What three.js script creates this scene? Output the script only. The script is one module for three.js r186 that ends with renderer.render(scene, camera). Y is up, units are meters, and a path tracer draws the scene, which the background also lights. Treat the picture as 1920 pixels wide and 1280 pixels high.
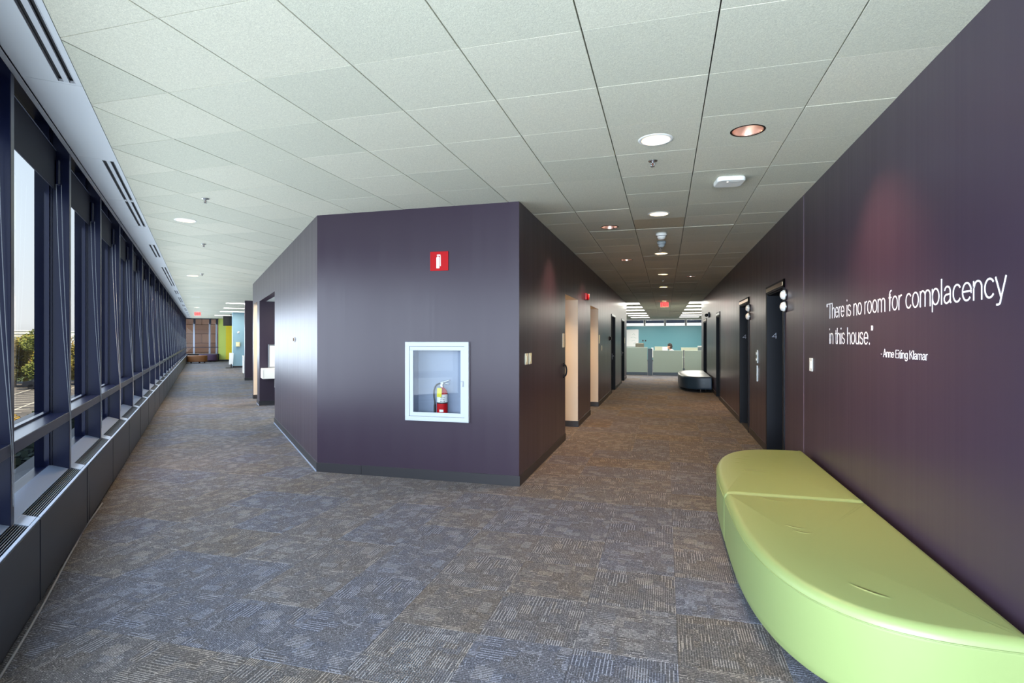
import * as THREE from 'three';
import { RectAreaLightUniformsLib } from 'three/addons/lights/RectAreaLightUniformsLib.js';
import { RoundedBoxGeometry } from 'three/addons/geometries/RoundedBoxGeometry.js';
import { mergeGeometries, mergeVertices } from 'three/addons/utils/BufferGeometryUtils.js';
import { MarchingCubes } from 'three/addons/objects/MarchingCubes.js';
RectAreaLightUniformsLib.init();

// ------------------------------------------------------------------ camera, sky, sun, added window fill, exposure
const W = 1920, H = 1280, FOCAL = 1032, EYE = 1.545;
const scene = new THREE.Scene();
const camera = new THREE.PerspectiveCamera(2 * Math.atan(H / 2 / FOCAL) * 180 / Math.PI, W / H, 0.05, 900);
camera.position.set(0, EYE, 0);
camera.rotation.y = Math.atan(287 / FOCAL);
camera.setViewOffset(W, H, 0, 4.2, W, H);
scene.add(camera);
const renderer = new THREE.WebGLRenderer({ antialias: true });
renderer.toneMapping = THREE.LinearToneMapping;
renderer.toneMappingExposure = 1.58;
renderer.shadowMap.enabled = true;

{ // clear morning sky: pale at the horizon, blue higher up
  const w = 256, h = 128, d = new Float32Array(w * h * 4);
  const mix = (a, b, t) => a.map((v, i) => v + (b[i] - v) * t);
  for (let y = 0; y < h; y++) {
    const el = ((y + 0.5) / h - 0.5) * 180;
    let c;
    if (el < 0) c = [0.30, 0.29, 0.27];
    else if (el < 8) c = mix([0.86, 0.87, 0.86], [0.80, 0.90, 0.98], el / 8);
    else if (el < 30) c = mix([0.80, 0.90, 0.98], [0.50, 0.72, 1.0], (el - 8) / 22);
    else c = mix([0.50, 0.72, 1.0], [0.30, 0.50, 0.90], (el - 30) / 60);
    for (let x = 0; x < w; x++) d.set([c[0] * 0.76, c[1] * 0.76, c[2] * 0.76, 1], (y * w + x) * 4);
  }
  const t = new THREE.DataTexture(d, w, h, THREE.RGBAFormat, THREE.FloatType);
  t.mapping = THREE.EquirectangularReflectionMapping; t.magFilter = THREE.LinearFilter; t.colorSpace = THREE.LinearSRGBColorSpace; t.needsUpdate = true;
  scene.background = t; scene.environment = t;
}
const S = Math.SQRT1_2;
// the glazed gallery runs at 45 degrees: s metres along it, r metres to the right of the camera's line
const G = (s, r, y = 0) => new THREE.Vector3(-S * s + S * r, y, -S * s - S * r);
const GROT = 3 * Math.PI / 4;            // local x = along the gallery, local z = to its right
{
  const sun = new THREE.DirectionalLight(0xfff0d6, 6.5);  // behind the building: it lights the trees and the lot, not the rooms
  sun.target.position.copy(G(60, -40, -5));
  sun.position.copy(G(60 - 34, -40 + 40, -5 + 46));
  sun.castShadow = true;
  Object.assign(sun.shadow.camera, { left: -120, right: 120, top: 120, bottom: -120, far: 260 });
  scene.add(sun, sun.target);
}
const DAY = new THREE.Color(0.72, 0.855, 1.0), BAY_FILL = 2.9, REAR_FILL = 32, SILL_FILL = 0.8;   // unseen area lights added to strengthen the window light
const EDGE0 = 3.985, PITCH = 1.52;       // far edge of the first mullion in view, and the mullion spacing
for (let k = -2; k < 27; k++) {
  const l = new THREE.RectAreaLight(DAY, BAY_FILL, 1.40, 1.76);
  const p = G(EDGE0 + (k + 0.5) * PITCH - 0.03, -0.876, 1.5);
  l.position.copy(p); l.lookAt(p.clone().add(G(0, 1)));
  scene.add(l);
  const i = new THREE.RectAreaLight(DAY, SILL_FILL, 1.36, 2.05), q = G(EDGE0 + (k + 0.5) * PITCH - 0.03, -1.045, 1.64);   // a second added light at the glass, brightening sills and fins
  i.position.copy(q); i.lookAt(q.clone().add(G(0, 1)));
  scene.add(i);
}
for (let k = 0; k < 3; k++) {            // further added lights at the unseen rear windows behind the camera
  const l = new THREE.RectAreaLight(DAY, REAR_FILL, 1.36, 2.1);
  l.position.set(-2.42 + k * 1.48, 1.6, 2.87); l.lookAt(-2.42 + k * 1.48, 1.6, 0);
  scene.add(l);
}
const CEIL = 2.993, XL = -1.478, XR = 1.341, ZF = -5.595, RD = 1.183;

// ------------------------------------------------------------------ helpers
let seed = 7;
const rnd = () => { seed = (seed * 1664525 + 1013904223) >>> 0; return seed / 4294967296; };
const rr = (a, b) => a + (b - a) * rnd();
const used = {};
const numbered = (n) => { used[n] = (used[n] ?? -1) + 1; return used[n] ? `${n}_${String(used[n]).padStart(3, '0')}` : n; };
const box = (w, h, d, x = 0, y = 0, z = 0) => new THREE.BoxGeometry(w, h, d).translate(x, y, z);
const rbox = (w, h, d, x = 0, y = 0, z = 0, r = 0.006, n = 2) => new RoundedBoxGeometry(w, h, d, n, Math.min(r, w / 2.01, h / 2.01, d / 2.01)).translate(x, y, z);
const span = (x0, x1, y0, y1, z0, z1) => box(x1 - x0, y1 - y0, z1 - z0, (x0 + x1) / 2, (y0 + y1) / 2, (z0 + z1) / 2);
const cyl = (r0, r1, h, x = 0, y = 0, z = 0, n = 24) => new THREE.CylinderGeometry(r0, r1, h, n).translate(x, y, z);
const lathe = (pts, n = 32) => new THREE.LatheGeometry(pts.map(([x, y]) => new THREE.Vector2(x, y)), n);
const tube = (pts, r, n = 24, m = 8) => new THREE.TubeGeometry(new THREE.CatmullRomCurve3(pts.map((p) => new THREE.Vector3(...p))), n, r, m);
function metreUV(g) {                     // box-projected texture coordinates in metres
  const p = g.attributes.position, n = g.attributes.normal, uv = new Float32Array(p.count * 2);
  for (let i = 0; i < p.count; i++) {
    const a = Math.abs(n.getX(i)), b = Math.abs(n.getY(i)), c = Math.abs(n.getZ(i));
    if (b >= a && b >= c) { uv[2 * i] = p.getX(i); uv[2 * i + 1] = p.getZ(i); }
    else if (a >= c) { uv[2 * i] = p.getZ(i); uv[2 * i + 1] = p.getY(i); }
    else { uv[2 * i] = p.getX(i); uv[2 * i + 1] = p.getY(i); }
  }
  g.setAttribute('uv', new THREE.BufferAttribute(uv, 2));
  return g;
}
function join(gs, keepUV = false) {
  gs = (Array.isArray(gs) ? gs : [gs]).map((g) => {
    const q = g.index ? g.toNonIndexed() : g.clone();
    for (const k of Object.keys(q.attributes)) if (!['position', 'normal', 'uv'].includes(k)) q.deleteAttribute(k);
    if (!q.attributes.normal) q.computeVertexNormals();
    if (!q.attributes.uv) q.setAttribute('uv', new THREE.BufferAttribute(new Float32Array(q.attributes.position.count * 2), 2));
    return q;
  });
  const g = gs.length > 1 ? mergeGeometries(gs) : gs[0];
  return keepUV ? g : metreUV(g);
}
function put(name, gs, mat, parent, keepUV) {
  const m = new THREE.Mesh(gs.isBufferGeometry && keepUV ? gs : join(gs, keepUV), mat);
  m.name = parent ? name : numbered(name);
  m.castShadow = m.receiveShadow = true;
  (parent ?? scene).add(m);
  return m;
}
function tag(o, label, category, group, kind) {
  Object.assign(o.userData, { label, category });
  if (group) o.userData.group = group;
  if (kind) o.userData.kind = kind;
  return o;
}
function thing(name, label, category, pos = [0, 0, 0], turn = 0, group) {
  const o = new THREE.Group(); o.name = numbered(name); scene.add(o);
  o.position.set(...(pos.isVector3 ? pos.toArray() : pos)); o.rotation.y = turn;
  return tag(o, label, category, group);
}
function struct(name, gs, mat, pos, turn = 0) {
  const m = put(name, gs, mat); m.userData.kind = 'structure';
  if (pos) m.position.copy(pos.isVector3 ? pos : new THREE.Vector3(...pos));
  m.rotation.y = turn;
  return m;
}
function structGroup(name, pos, turn = 0) {
  const o = new THREE.Group(); o.name = numbered(name); o.userData.kind = 'structure'; scene.add(o);
  o.position.copy(pos.isVector3 ? pos : new THREE.Vector3(...pos)); o.rotation.y = turn;
  return o;
}
// a wall sheet: outline in (u, y), holes, thickness t towards local -z
function sheet(outline, holes, t) {
  const s = new THREE.Shape(outline.map(([x, y]) => new THREE.Vector2(x, y)));
  for (const h of holes) s.holes.push(new THREE.Path(h.map(([x, y]) => new THREE.Vector2(x, y))));
  return new THREE.ExtrudeGeometry(s, { depth: t, bevelEnabled: false }).translate(0, 0, -t);
}
const rect = (x0, y0, x1, y1) => [[x0, y0], [x1, y0], [x1, y1], [x0, y1]];
function copy(o, label) { const c = o.clone(); c.name = numbered(o.name.replace(/_\d{3}$/, '')); c.userData = { ...o.userData }; if (label) c.userData.label = label; scene.add(c); return c; }
const ORD = ['first', 'second', 'third', 'fourth', 'fifth', 'sixth', 'seventh', 'eighth', 'ninth', 'tenth', 'eleventh', 'twelfth', 'thirteenth', 'fourteenth', 'fifteenth', 'sixteenth', 'seventeenth', 'eighteenth', 'nineteenth', 'twentieth', 'twenty-first', 'twenty-second', 'twenty-third', 'twenty-fourth', 'twenty-fifth', 'twenty-sixth', 'twenty-seventh', 'twenty-eighth'];

// ------------------------------------------------------------------ textures
function data(w, h, fn, srgb) {
  const a = new Uint8Array(w * h * 4);
  for (let y = 0; y < h; y++) for (let x = 0; x < w; x++) { const c = fn(x, y); const i = (y * w + x) * 4; a[i] = c[0]; a[i + 1] = c[1]; a[i + 2] = c[2]; a[i + 3] = 255; }
  const t = new THREE.DataTexture(a, w, h); t.wrapS = t.wrapT = THREE.RepeatWrapping; t.magFilter = THREE.LinearFilter; t.minFilter = THREE.LinearMipmapLinearFilter;
  if (srgb) t.colorSpace = THREE.SRGBColorSpace; t.needsUpdate = true; return t;
}
function valueNoise(n, cells, salt) {     // tiling smooth noise, n x n samples
  const g = new Float32Array(cells * cells); let q = salt;
  for (let i = 0; i < g.length; i++) { q = (q * 1664525 + 1013904223) >>> 0; g[i] = q / 4294967296; }
  const out = new Float32Array(n * n), sm = (t) => t * t * (3 - 2 * t);
  for (let y = 0; y < n; y++) for (let x = 0; x < n; x++) {
    const fx = x / n * cells, fy = y / n * cells, x0 = fx | 0, y0 = fy | 0, tx = sm(fx - x0), ty = sm(fy - y0), x1 = (x0 + 1) % cells, y1 = (y0 + 1) % cells;
    out[y * n + x] = (g[y0 * cells + x0] * (1 - tx) + g[y0 * cells + x1] * tx) * (1 - ty) + (g[y1 * cells + x0] * (1 - tx) + g[y1 * cells + x1] * tx) * ty;
  }
  return out;
}
// carpet: rows of tufts in patches of different yarn, one texture per kind of tile (0.5 m a side)
function carpetTexture(salt) {
  seed = 1000 + salt * 77;
  const N = 1024, rows = 80, cols = 100, col = new Uint8Array(N * N * 4), hgt = new Uint8Array(N * N * 4);
  const patch = Array.from({ length: 48 }, () => ({ x: rnd(), y: rnd(), w: rr(0.1, 0.3), h: rr(0.07, 0.26), mode: rnd() * 5 | 0, tint: rnd() }));
  const tuft = new Float32Array(rows * cols), jit = new Float32Array(rows * cols);
  for (let i = 0; i < tuft.length; i++) { tuft[i] = rnd(); jit[i] = rnd(); }
  const tone = [[82, 80, 83], [107, 105, 109], [134, 132, 135], [170, 168, 170]];
  const cell = [];
  for (let r = 0; r < rows; r++) for (let c = 0; c < cols; c++) {
    let mode = 1, tint = 0.5;
    const u = (c + 0.5) / cols, v = (r + 0.5) / rows;
    for (const p of patch) { const du = (u - p.x + 1) % 1, dv = (v - p.y + 1) % 1; if (du < p.w && dv < p.h) { mode = p.mode; tint = p.tint; } }
    const q = tuft[r * cols + c];
    let k = mode === 0 ? (r % 2 ? (q < 0.8 ? 3 : 2) : (q < 0.5 ? 1 : 0)) : mode === 1 || mode === 4 ? (r % 2 ? (q < 0.6 ? 2 : 1) : (q < 0.6 ? 0 : 1)) : mode === 2 ? (q < 0.34 ? 0 : q < 0.72 ? 1 : 2) : mode === 3 ? (r % 3 === 1 ? (q < 0.7 ? 3 : 2) : q < 0.5 ? 1 : 0) : 1;
    if (q > 0.965) k = 3;
    const t = tone[k], warm = (tint - 0.5) * 9, b = 0.9 + 0.2 * jit[r * cols + c];
    cell.push([(t[0] + warm * 0.7) * b, (t[1] + warm * 0.1) * b, (t[2] - warm * 0.9) * b]);
  }
  for (let y = 0; y < N; y++) for (let x = 0; x < N; x++) {
    const r = Math.floor(y / N * rows), off = (r % 2) * 0.5, cx = x / N * cols + off, c = Math.floor(cx) % cols;
    const fy = (y / N * rows) % 1 - 0.5, fx = cx % 1 - 0.5;
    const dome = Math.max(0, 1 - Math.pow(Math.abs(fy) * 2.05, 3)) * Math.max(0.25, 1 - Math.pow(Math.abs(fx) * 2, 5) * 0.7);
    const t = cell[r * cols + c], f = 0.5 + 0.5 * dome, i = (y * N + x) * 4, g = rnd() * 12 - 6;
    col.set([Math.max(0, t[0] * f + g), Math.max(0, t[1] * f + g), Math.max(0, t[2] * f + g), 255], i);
    const hh = dome * 255; hgt.set([hh, hh, hh, 255], i);
  }
  const mk = (a, s) => { const t = new THREE.DataTexture(a, N, N); t.wrapS = t.wrapT = THREE.RepeatWrapping; t.magFilter = THREE.LinearFilter; t.minFilter = THREE.LinearMipmapLinearFilter; if (s) t.colorSpace = THREE.SRGBColorSpace; t.needsUpdate = true; return t; };
  return { map: mk(col, true), bump: mk(hgt, false) };
}
const carpets = [0, 1, 2, 3].map(carpetTexture);
seed = 99;
const nz = [valueNoise(512, 8, 3), valueNoise(512, 96, 5), valueNoise(512, 200, 9), valueNoise(512, 40, 15)];
// mineral-fibre ceiling tile, 0.61 m
const tileMap = data(512, 512, (x, y) => { const i = y * 512 + x, g = rnd(); const v = 212 - (g < 0.16 ? 40 * rnd() : 0) + (nz[2][i] - 0.5) * 24 + (nz[1][i] - 0.5) * 10 + rr(-9, 9); return [v, v * 0.985, v * 0.905]; }, true);
const tileBump = data(512, 512, (x, y) => { const i = y * 512 + x; const v = 128 + (nz[2][i] - 0.5) * 110 + (nz[1][i] - 0.5) * 40 + rr(-45, 45); return [v, v, v]; });
// roller-painted wall: fine orange-peel, a little uneven gloss
const streak = valueNoise(512, 64, 21);
const paintRough = data(512, 512, (x, y) => { const i = y * 512 + x, s = streak[x] - 0.5, v = 168 + s * 22 + (nz[0][i] - 0.5) * 14; return [v, v, v]; });
const paintBump = data(512, 512, (x, y) => { const i = y * 512 + x; const v = 128 + (nz[2][i] - 0.5) * 70 + (nz[3][i] - 0.5) * 30; return [v, v, v]; });
for (const t of [paintRough, paintBump]) t.repeat.set(0.9, 0.35);

// ------------------------------------------------------------------ materials
const std = (color, roughness = 0.6, o = {}) => new THREE.MeshStandardMaterial({ color, roughness, ...o });
const paint = (color, rough = 0.62) => std(color, rough, { roughnessMap: paintRough, bumpMap: paintBump, bumpScale: 0.00005 });
const M = {
  plum: paint(0x352a38, 0.5),
  cream: paint(0xdccdb8, 0.8), white: std(0xe8e8e6, 0.5), office: paint(0xbfc4c0, 0.8),
  teal: paint(0x5f99a5, 0.7), blueWall: paint(0x84a6b6, 0.7), lime: paint(0xc6d86a, 0.7), yellow: paint(0xe8d024, 0.7),
  base: std(0x2b2a2e, 0.45), frame: std(0x0d173c, 0.3), frameDark: std(0x131a2c, 0.5),
  blind: std(0x131a30, 0.7), cabinet: std(0x3a3d47, 0.42, { metalness: 0.2 }), sill: std(0x9aabc8, 0.3, { metalness: 0.25 }), black: std(0x07070a, 0.7), darkGap: std(0x0b0c10, 0.9),
  slat: std(0x646c7a, 0.35, { metalness: 0.5 }), soffit: std(0xcfd2d4, 0.75), slotMetal: std(0xb9bcc0, 0.5), grid: std(0x6d6f6c, 0.8),
  chrome: std(0xd5d8dc, 0.12, { metalness: 1 }), steel: std(0xa3a5a8, 0.3, { metalness: 1 }), copper: std(0xf2d3c4, 0.34, { metalness: 1 }), reflector: std(0xf0e9d8, 0.35),
  whitePlastic: std(0xe6e6e0, 0.4), plate: std(0xd9dccb, 0.4), red: new THREE.MeshPhysicalMaterial({ color: 0xb0040f, roughness: 0.6, specularIntensity: 0.5 }), redDark: std(0x9c0c18, 0.3), blackPlastic: std(0x121214, 0.35), chain: std(0xaeb4bd, 0.4),
  elevator: new THREE.MeshPhysicalMaterial({ color: 0x0a0e18, roughness: 0.6, specularIntensity: 0.3 }), elevatorFrame: new THREE.MeshPhysicalMaterial({ color: 0x0c1019, roughness: 0.5, specularIntensity: 0.4 }), bronze: std(0xa89478, 0.28, { metalness: 1 }),
  letter: std(0xf4f2f4, 0.5), cubicle: std(0x84938b, 0.85), cubicleTrim: std(0x3d4a57, 0.5), creamPanel: std(0xbfc4ae, 0.8), grass: std(0x4d5a22, 0.9), asphalt: std(0x6f675f, 0.9), line: std(0xcfc9b6, 0.8),
  brick: std(0x573f36, 0.85), concrete: std(0xb8b4ab, 0.8), farWhite: std(0xd8dade, 0.8), trunk: std(0x40332a, 0.9), paper: std(0xf0f2f2, 0.6), tv: std(0x0d0e10, 0.25),
  brown: std(0x70431d, 0.5), purple: std(0x45304a, 0.5), rope: std(0x8d8f98, 0.6),
  glass: new THREE.MeshPhysicalMaterial({ color: 0xf8fafb, roughness: 0.0, transmission: 1, thickness: 0, ior: 1.5, specularIntensity: 0.45 }),
  cabinetGlass: new THREE.MeshPhysicalMaterial({ color: 0xf2f6f8, roughness: 0.02, transmission: 1, thickness: 0, ior: 1.5 }),
  lens: std(0xffffff, 0.4, { emissive: new THREE.Color(1, 0.93, 0.78), emissiveIntensity: 2.2 }),
  tubeLight: std(0xffffff, 0.5, { emissive: new THREE.Color(1, 0.97, 0.88), emissiveIntensity: 3 }),
  exit: std(0xff3a3a, 0.5, { emissive: new THREE.Color(1, 0.06, 0.07), emissiveIntensity: 0.9 }),
};
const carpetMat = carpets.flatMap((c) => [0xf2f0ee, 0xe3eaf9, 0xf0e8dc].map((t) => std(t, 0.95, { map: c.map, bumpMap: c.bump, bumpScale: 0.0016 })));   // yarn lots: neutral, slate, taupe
const tileMats = [0xf2f3ef, 0xeceeea, 0xf6f6f2].map((c) => std(c, 0.9, { map: tileMap, bumpMap: tileBump, bumpScale: 0.0008 }));
const tileReturn = std(0xdcd2c2, 0.9, { map: tileMap });

// ------------------------------------------------------------------ shell: floor, ceiling, outer walls
const V2 = (v) => [v.x, v.z];
const plan = [[-3.4, 3.2], V2(G(0.93, -3.75)), V2(G(0.93, -1.2)), V2(G(46, -1.2)), V2(G(46, 6)), [-8, -41], [5.2, -41], [5.2, -22.3], [1.62, -22.3], [1.62, 3.2]];
const planIn = [[-3.4, 3.2], V2(G(0.93, -3.75)), V2(G(0.93, -0.87)), V2(G(46, -0.87)), V2(G(46, 6)), [-8, -41], [5.2, -41], [5.2, -22.3], [1.62, -22.3], [1.62, 3.2]];
function slab(poly, y0, y1) {
  const s = new THREE.Shape(poly.map(([x, z]) => new THREE.Vector2(x, -z)));
  return new THREE.ExtrudeGeometry(s, { depth: y1 - y0, bevelEnabled: false }).rotateX(-Math.PI / 2).translate(0, y0, 0);
}
const floor = struct('floor', slab(plan, -0.35, -0.007), std(0x35322f, 0.95));
const ceiling = struct('ceiling', slab(planIn, CEIL + 0.17, CEIL + 0.6), M.grid);
function outer(name, a, b, y0, y1, mat, t = 0.25, holes = []) {   // wall along a plan edge, its face on the line
  const dx = b[0] - a[0], dz = b[1] - a[1], L = Math.hypot(dx, dz);
  const g = sheet(rect(0, y0, L, y1), holes, t);
  const m = struct(name, g, mat, [a[0], 0, a[1]], -Math.atan2(dz, dx));
  return m;
}
const clip = (poly, f) => {               // keep the part of a convex polygon where f >= 0
  const out = [];
  poly.forEach((p, i) => { const q = poly[(i + 1) % poly.length], a = f(p), b = f(q); if (a >= 0) out.push(p); if ((a < 0) !== (b < 0)) { const t = a / (a - b); out.push([p[0] + (q[0] - p[0]) * t, p[1] + (q[1] - p[1]) * t]); } });
  return out;
};
const R_ = ([x, z]) => S * x - S * z, S_ = ([x, z]) => -S * x - S * z;
const areaOf = (p) => Math.abs(p.reduce((a, q, i) => { const n = p[(i + 1) % p.length]; return a + q[0] * n[1] - n[0] * q[1]; }, 0)) / 2;
const EYEP = [0, 0];
const inView = (p) => { const th = Math.atan(287 / FOCAL), d = -Math.sin(th) * p[0] - Math.cos(th) * p[1], r = Math.cos(th) * p[0] - Math.sin(th) * p[1]; return d > 0.4 && Math.abs(r) < d * 0.99 + 0.5; };
// one flat piece of an outline, thickness t, with its lower (or upper) edge eased
function piece(poly, y0, t, ease, up) {
  const c = poly.reduce((a, p) => [a[0] + p[0] / poly.length, a[1] + p[1] / poly.length], [0, 0]);
  const inset = poly.map((p) => { const dx = c[0] - p[0], dz = c[1] - p[1], l = Math.hypot(dx, dz) || 1; return [p[0] + dx / l * ease * 1.4, p[1] + dz / l * ease * 1.4]; });
  const rings = up ? [[poly, y0], [poly, y0 + t - ease], [inset, y0 + t]] : [[poly, y0 + t], [poly, y0 + ease], [inset, y0]];
  const pos = [], n = poly.length;
  const signed = poly.reduce((a, q, i) => { const m = poly[(i + 1) % n]; return a + q[0] * m[1] - m[0] * q[1]; }, 0);
  const tri = (a, b, d) => pos.push(...a, ...b, ...d);
  const flip = (signed > 0) === !!up;     // so that faces point outwards
  const add = (a, b, d) => (flip ? tri(a, d, b) : tri(a, b, d));
  const at = (k, i) => [rings[k][0][i % n][0], rings[k][1], rings[k][0][i % n][1]];
  for (let k = 0; k < 2; k++) for (let i = 0; i < n; i++) { add(at(k, i), at(k, i + 1), at(k + 1, i + 1)); add(at(k, i), at(k + 1, i + 1), at(k + 1, i)); }
  for (let i = 1; i < n - 1; i++) add(at(2, 0), at(2, i), at(2, i + 1));
  const g = new THREE.BufferGeometry(); g.setAttribute('position', new THREE.Float32BufferAttribute(pos, 3)); g.computeVertexNormals();
  return g;
}
function planUV(g, ox, oz, size, turn) {
  const p = g.attributes.position, uv = new Float32Array(p.count * 2);
  for (let i = 0; i < p.count; i++) { const u = (p.getX(i) - ox) / size, v = (p.getZ(i) - oz) / size; uv[2 * i] = turn ? v : u; uv[2 * i + 1] = turn ? u : v; }
  g.setAttribute('uv', new THREE.BufferAttribute(uv, 2)); return g;
}
// where the floor and ceiling are open to the eye (plan tests)
const solidAt = ([x, z]) => {
  const s = S_([x, z]), r = R_([x, z]);
  if (x > XR - 0.01 && z > -21.6) return true;
  if (z < ZF - 0.05 && x < XL - 0.2 && r > RD + 0.2 && s < 15.9 && !(s > 11 && s < 14.1 && r < 3.0) && !(s > 14.6 && s < 15.9 && r < 3) && !(x > -2.8 && ((z < -8.3 && z > -9.7) || (z < -11.3 && z > -12.75)))) return true;
  if (x < XL - 0.3 && x > -7 && z > -22.2 && z < -15 && s < 24) return true;
  return false;
};
{ // ceiling tiles, 0.61 m, laid square to the corridor
  const P = 0.6096, x0 = -0.3774, z0 = -1.967, list = [];
  for (let i = -60; i < 9; i++) for (let j = -8; j < 66; j++) {
    const ax = x0 + i * P, az = z0 - j * P;
    let poly = [[ax + 0.0035, az - 0.002], [ax + P - 0.0035, az - 0.002], [ax + P - 0.0035, az - P + 0.002], [ax + 0.0035, az - P + 0.002]];
    const corners = poly;
    poly = clip(poly, (p) => R_(p) + 0.589);
    if (poly.length > 2) poly = clip(poly, (p) => 43.9 - S_(p));
    if (poly.length > 2 && az > -21.6) poly = clip(poly, (p) => XR - p[0]);
    if (poly.length > 2) poly = clip(poly, (p) => p[1] + 40.9);
    if (poly.length < 3 || areaOf(poly) < 0.0006) continue;
    if (corners.every(solidAt)) continue;
    const c = poly.reduce((a, p) => [a[0] + p[0] / poly.length, a[1] + p[1] / poly.length], [0, 0]);
    if (R_(c) > 7 && c[1] > -22) { if (c[0] < XL - 0.6) continue; }
    if (c[0] > 5.1 || c[1] > 2.85) continue;
    list.push({ poly, ax, az, c, i, j, d: Math.hypot(...c) + (inView(c) ? 0 : 200) });
  }
  list.sort((a, b) => a.d - b.d);
  const rest = [[], [], []];
  const holes = [[-0.067, -4.131], [0.553, -4.123], [-0.07, -6.584], [-0.692, -7.201], [-0.061, -9.629], [-0.675, -10.236], [-0.046, -12.722], [0.568, -13.325], [-0.043, -15.847], [-0.034, -18.952], [-0.02, -21.6], ...[7.8, 14.54, 21.85, 29].map((s) => { const v = G(s, -0.165); return [v.x, v.z]; })];
  list.forEach((t, n) => {
    const deep = t.c[0] > XL && t.c[1] < -5.2 && t.c[0] < XR;
    const dy = (deep ? rr(0, 0.0045) : rr(0, 0.0012)) * (rnd() < 0.5 ? 0.3 : 1), k = rnd() * 3 | 0;
    const hole = holes.find(([hx, hz]) => hx > t.ax + 0.1 && hx < t.ax + P - 0.1 && hz < t.az - 0.1 && hz > t.az - P + 0.1);
    let g;
    if (hole) {                          // a round cut-out for the recessed lamp
      const sh = new THREE.Shape(t.poly.map(([x, z]) => new THREE.Vector2(x, -z)));
      const c = new THREE.Path(); c.absarc(hole[0], -hole[1], 0.113, 0, Math.PI * 2, true); sh.holes.push(c);
      g = new THREE.ExtrudeGeometry(sh, { depth: 0.018, bevelEnabled: false, curveSegments: 24 }).rotateX(-Math.PI / 2).translate(0, CEIL + dy, 0);
    } else g = piece(t.poly, CEIL + dy, 0.018, 0.0008, false);
    planUV(g, t.ax, t.az, P, (t.i + t.j) % 2);
    const dark = t.i === 0 && t.j === 8;
    if (n < 300) put('ceiling_tile', g, dark ? tileReturn : tileMats[k], ceiling, true);
    else rest[k].push(g);
  });
  rest.forEach((r, k) => { if (r.length) put('far_ceiling_tiles', join(r, true), tileMats[k], ceiling, true).userData.kind = 'stuff'; });
}
{ // carpet tiles, 0.5 m, quarter-turned
  const P = 0.5, x0 = -0.44, z0 = -2.735, list = [];
  for (let i = -76; i < 12; i++) for (let j = -12; j < 78; j++) {
    const ax = x0 + i * P, az = z0 - j * P;
    let poly = [[ax + 0.0006, az - 0.0006], [ax + P - 0.0006, az - 0.0006], [ax + P - 0.0006, az - P + 0.0006], [ax + 0.0006, az - P + 0.0006]];
    const corners = poly;
    poly = clip(poly, (p) => R_(p) + 0.83);
    if (poly.length > 2) poly = clip(poly, (p) => 43.9 - S_(p));
    if (poly.length > 2 && az > -21.6) poly = clip(poly, (p) => XR + 0.24 - p[0]);
    if (poly.length > 2) poly = clip(poly, (p) => p[1] + 40.9);
    if (poly.length < 3 || areaOf(poly) < 0.0005 || corners.every(solidAt)) continue;
    const c = poly.reduce((a, p) => [a[0] + p[0] / poly.length, a[1] + p[1] / poly.length], [0, 0]);
    if (R_(c) > 7 && c[1] > -22 && c[0] < XL - 0.6) continue;
    if (c[0] > 5.1 || c[1] > 2.85) continue;
    list.push({ poly, ax, az, c, i, j, d: Math.hypot(...c) + (inView(c) ? 0 : 200) });
  }
  list.sort((a, b) => a.d - b.d);
  const rest = carpetMat.map(() => []);
  list.forEach((t, n) => {
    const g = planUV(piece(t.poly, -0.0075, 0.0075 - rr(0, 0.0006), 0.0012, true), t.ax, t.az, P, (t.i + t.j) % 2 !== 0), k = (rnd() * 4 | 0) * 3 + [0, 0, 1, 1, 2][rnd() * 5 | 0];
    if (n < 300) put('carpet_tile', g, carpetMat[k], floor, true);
    else rest[k].push(g);
  });
  rest.forEach((r, k) => { if (r.length) put('far_carpet_tiles', join(r, true), carpetMat[k], floor, true).userData.kind = 'stuff'; });
}
// outer walls (their faces look into the rooms)
{ // unseen rear lobby, assumed for its window light: side wall, three tall windows
  const a = G(0.93, -0.9);
  struct('wall_lobby', span(0.78, 0.93, -0.3, CEIL + 0.4, -3.9, -0.9), M.plum, G(0, 0), GROT);
  struct('wall_lobby_side', span(-3.5, -3.3, -0.3, CEIL + 0.4, 1.9, 3.2), M.plum);
  const low = [V2(G(0.93, -0.6)), V2(G(0.93, -3.75)), [-3.4, 3.2], [1.4, 3.2], [1.4, 2.25]];
  struct('ceiling_lobby', slab(low, CEIL, CEIL + 0.05), M.office);
  const fl = planUV(slab(low.map(([x, z]) => [x, z]), -0.0065, -0.001), 0, 0, 0.5, false);
  put('floor_lobby', fl, carpetMat[2], null, true).userData.kind = 'structure';
  const w = structGroup('window_42', [0, 0, 2.9]);
  put('sill_wall', span(-3.4, 1.5, -0.3, 0.5, 0, 0.25), M.plum, w); put('head_wall', span(-3.4, 1.5, 2.7, CEIL + 0.4, 0, 0.25), M.plum, w); put('end_wall', span(1.26, 1.5, 0.5, 2.7, 0, 0.25), M.plum, w);
  for (let k = 0; k < 4; k++) put('mullion', span(-3.2 + k * 1.48, -3.12 + k * 1.48, 0.5, 2.7, -0.03, 0.12), M.frame, w);
  for (let k = 0; k < 3; k++) put('pane', new THREE.PlaneGeometry(1.4, 2.2).translate(-2.42 + k * 1.48, 1.6, 0.04), M.glass, w);
}
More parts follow.
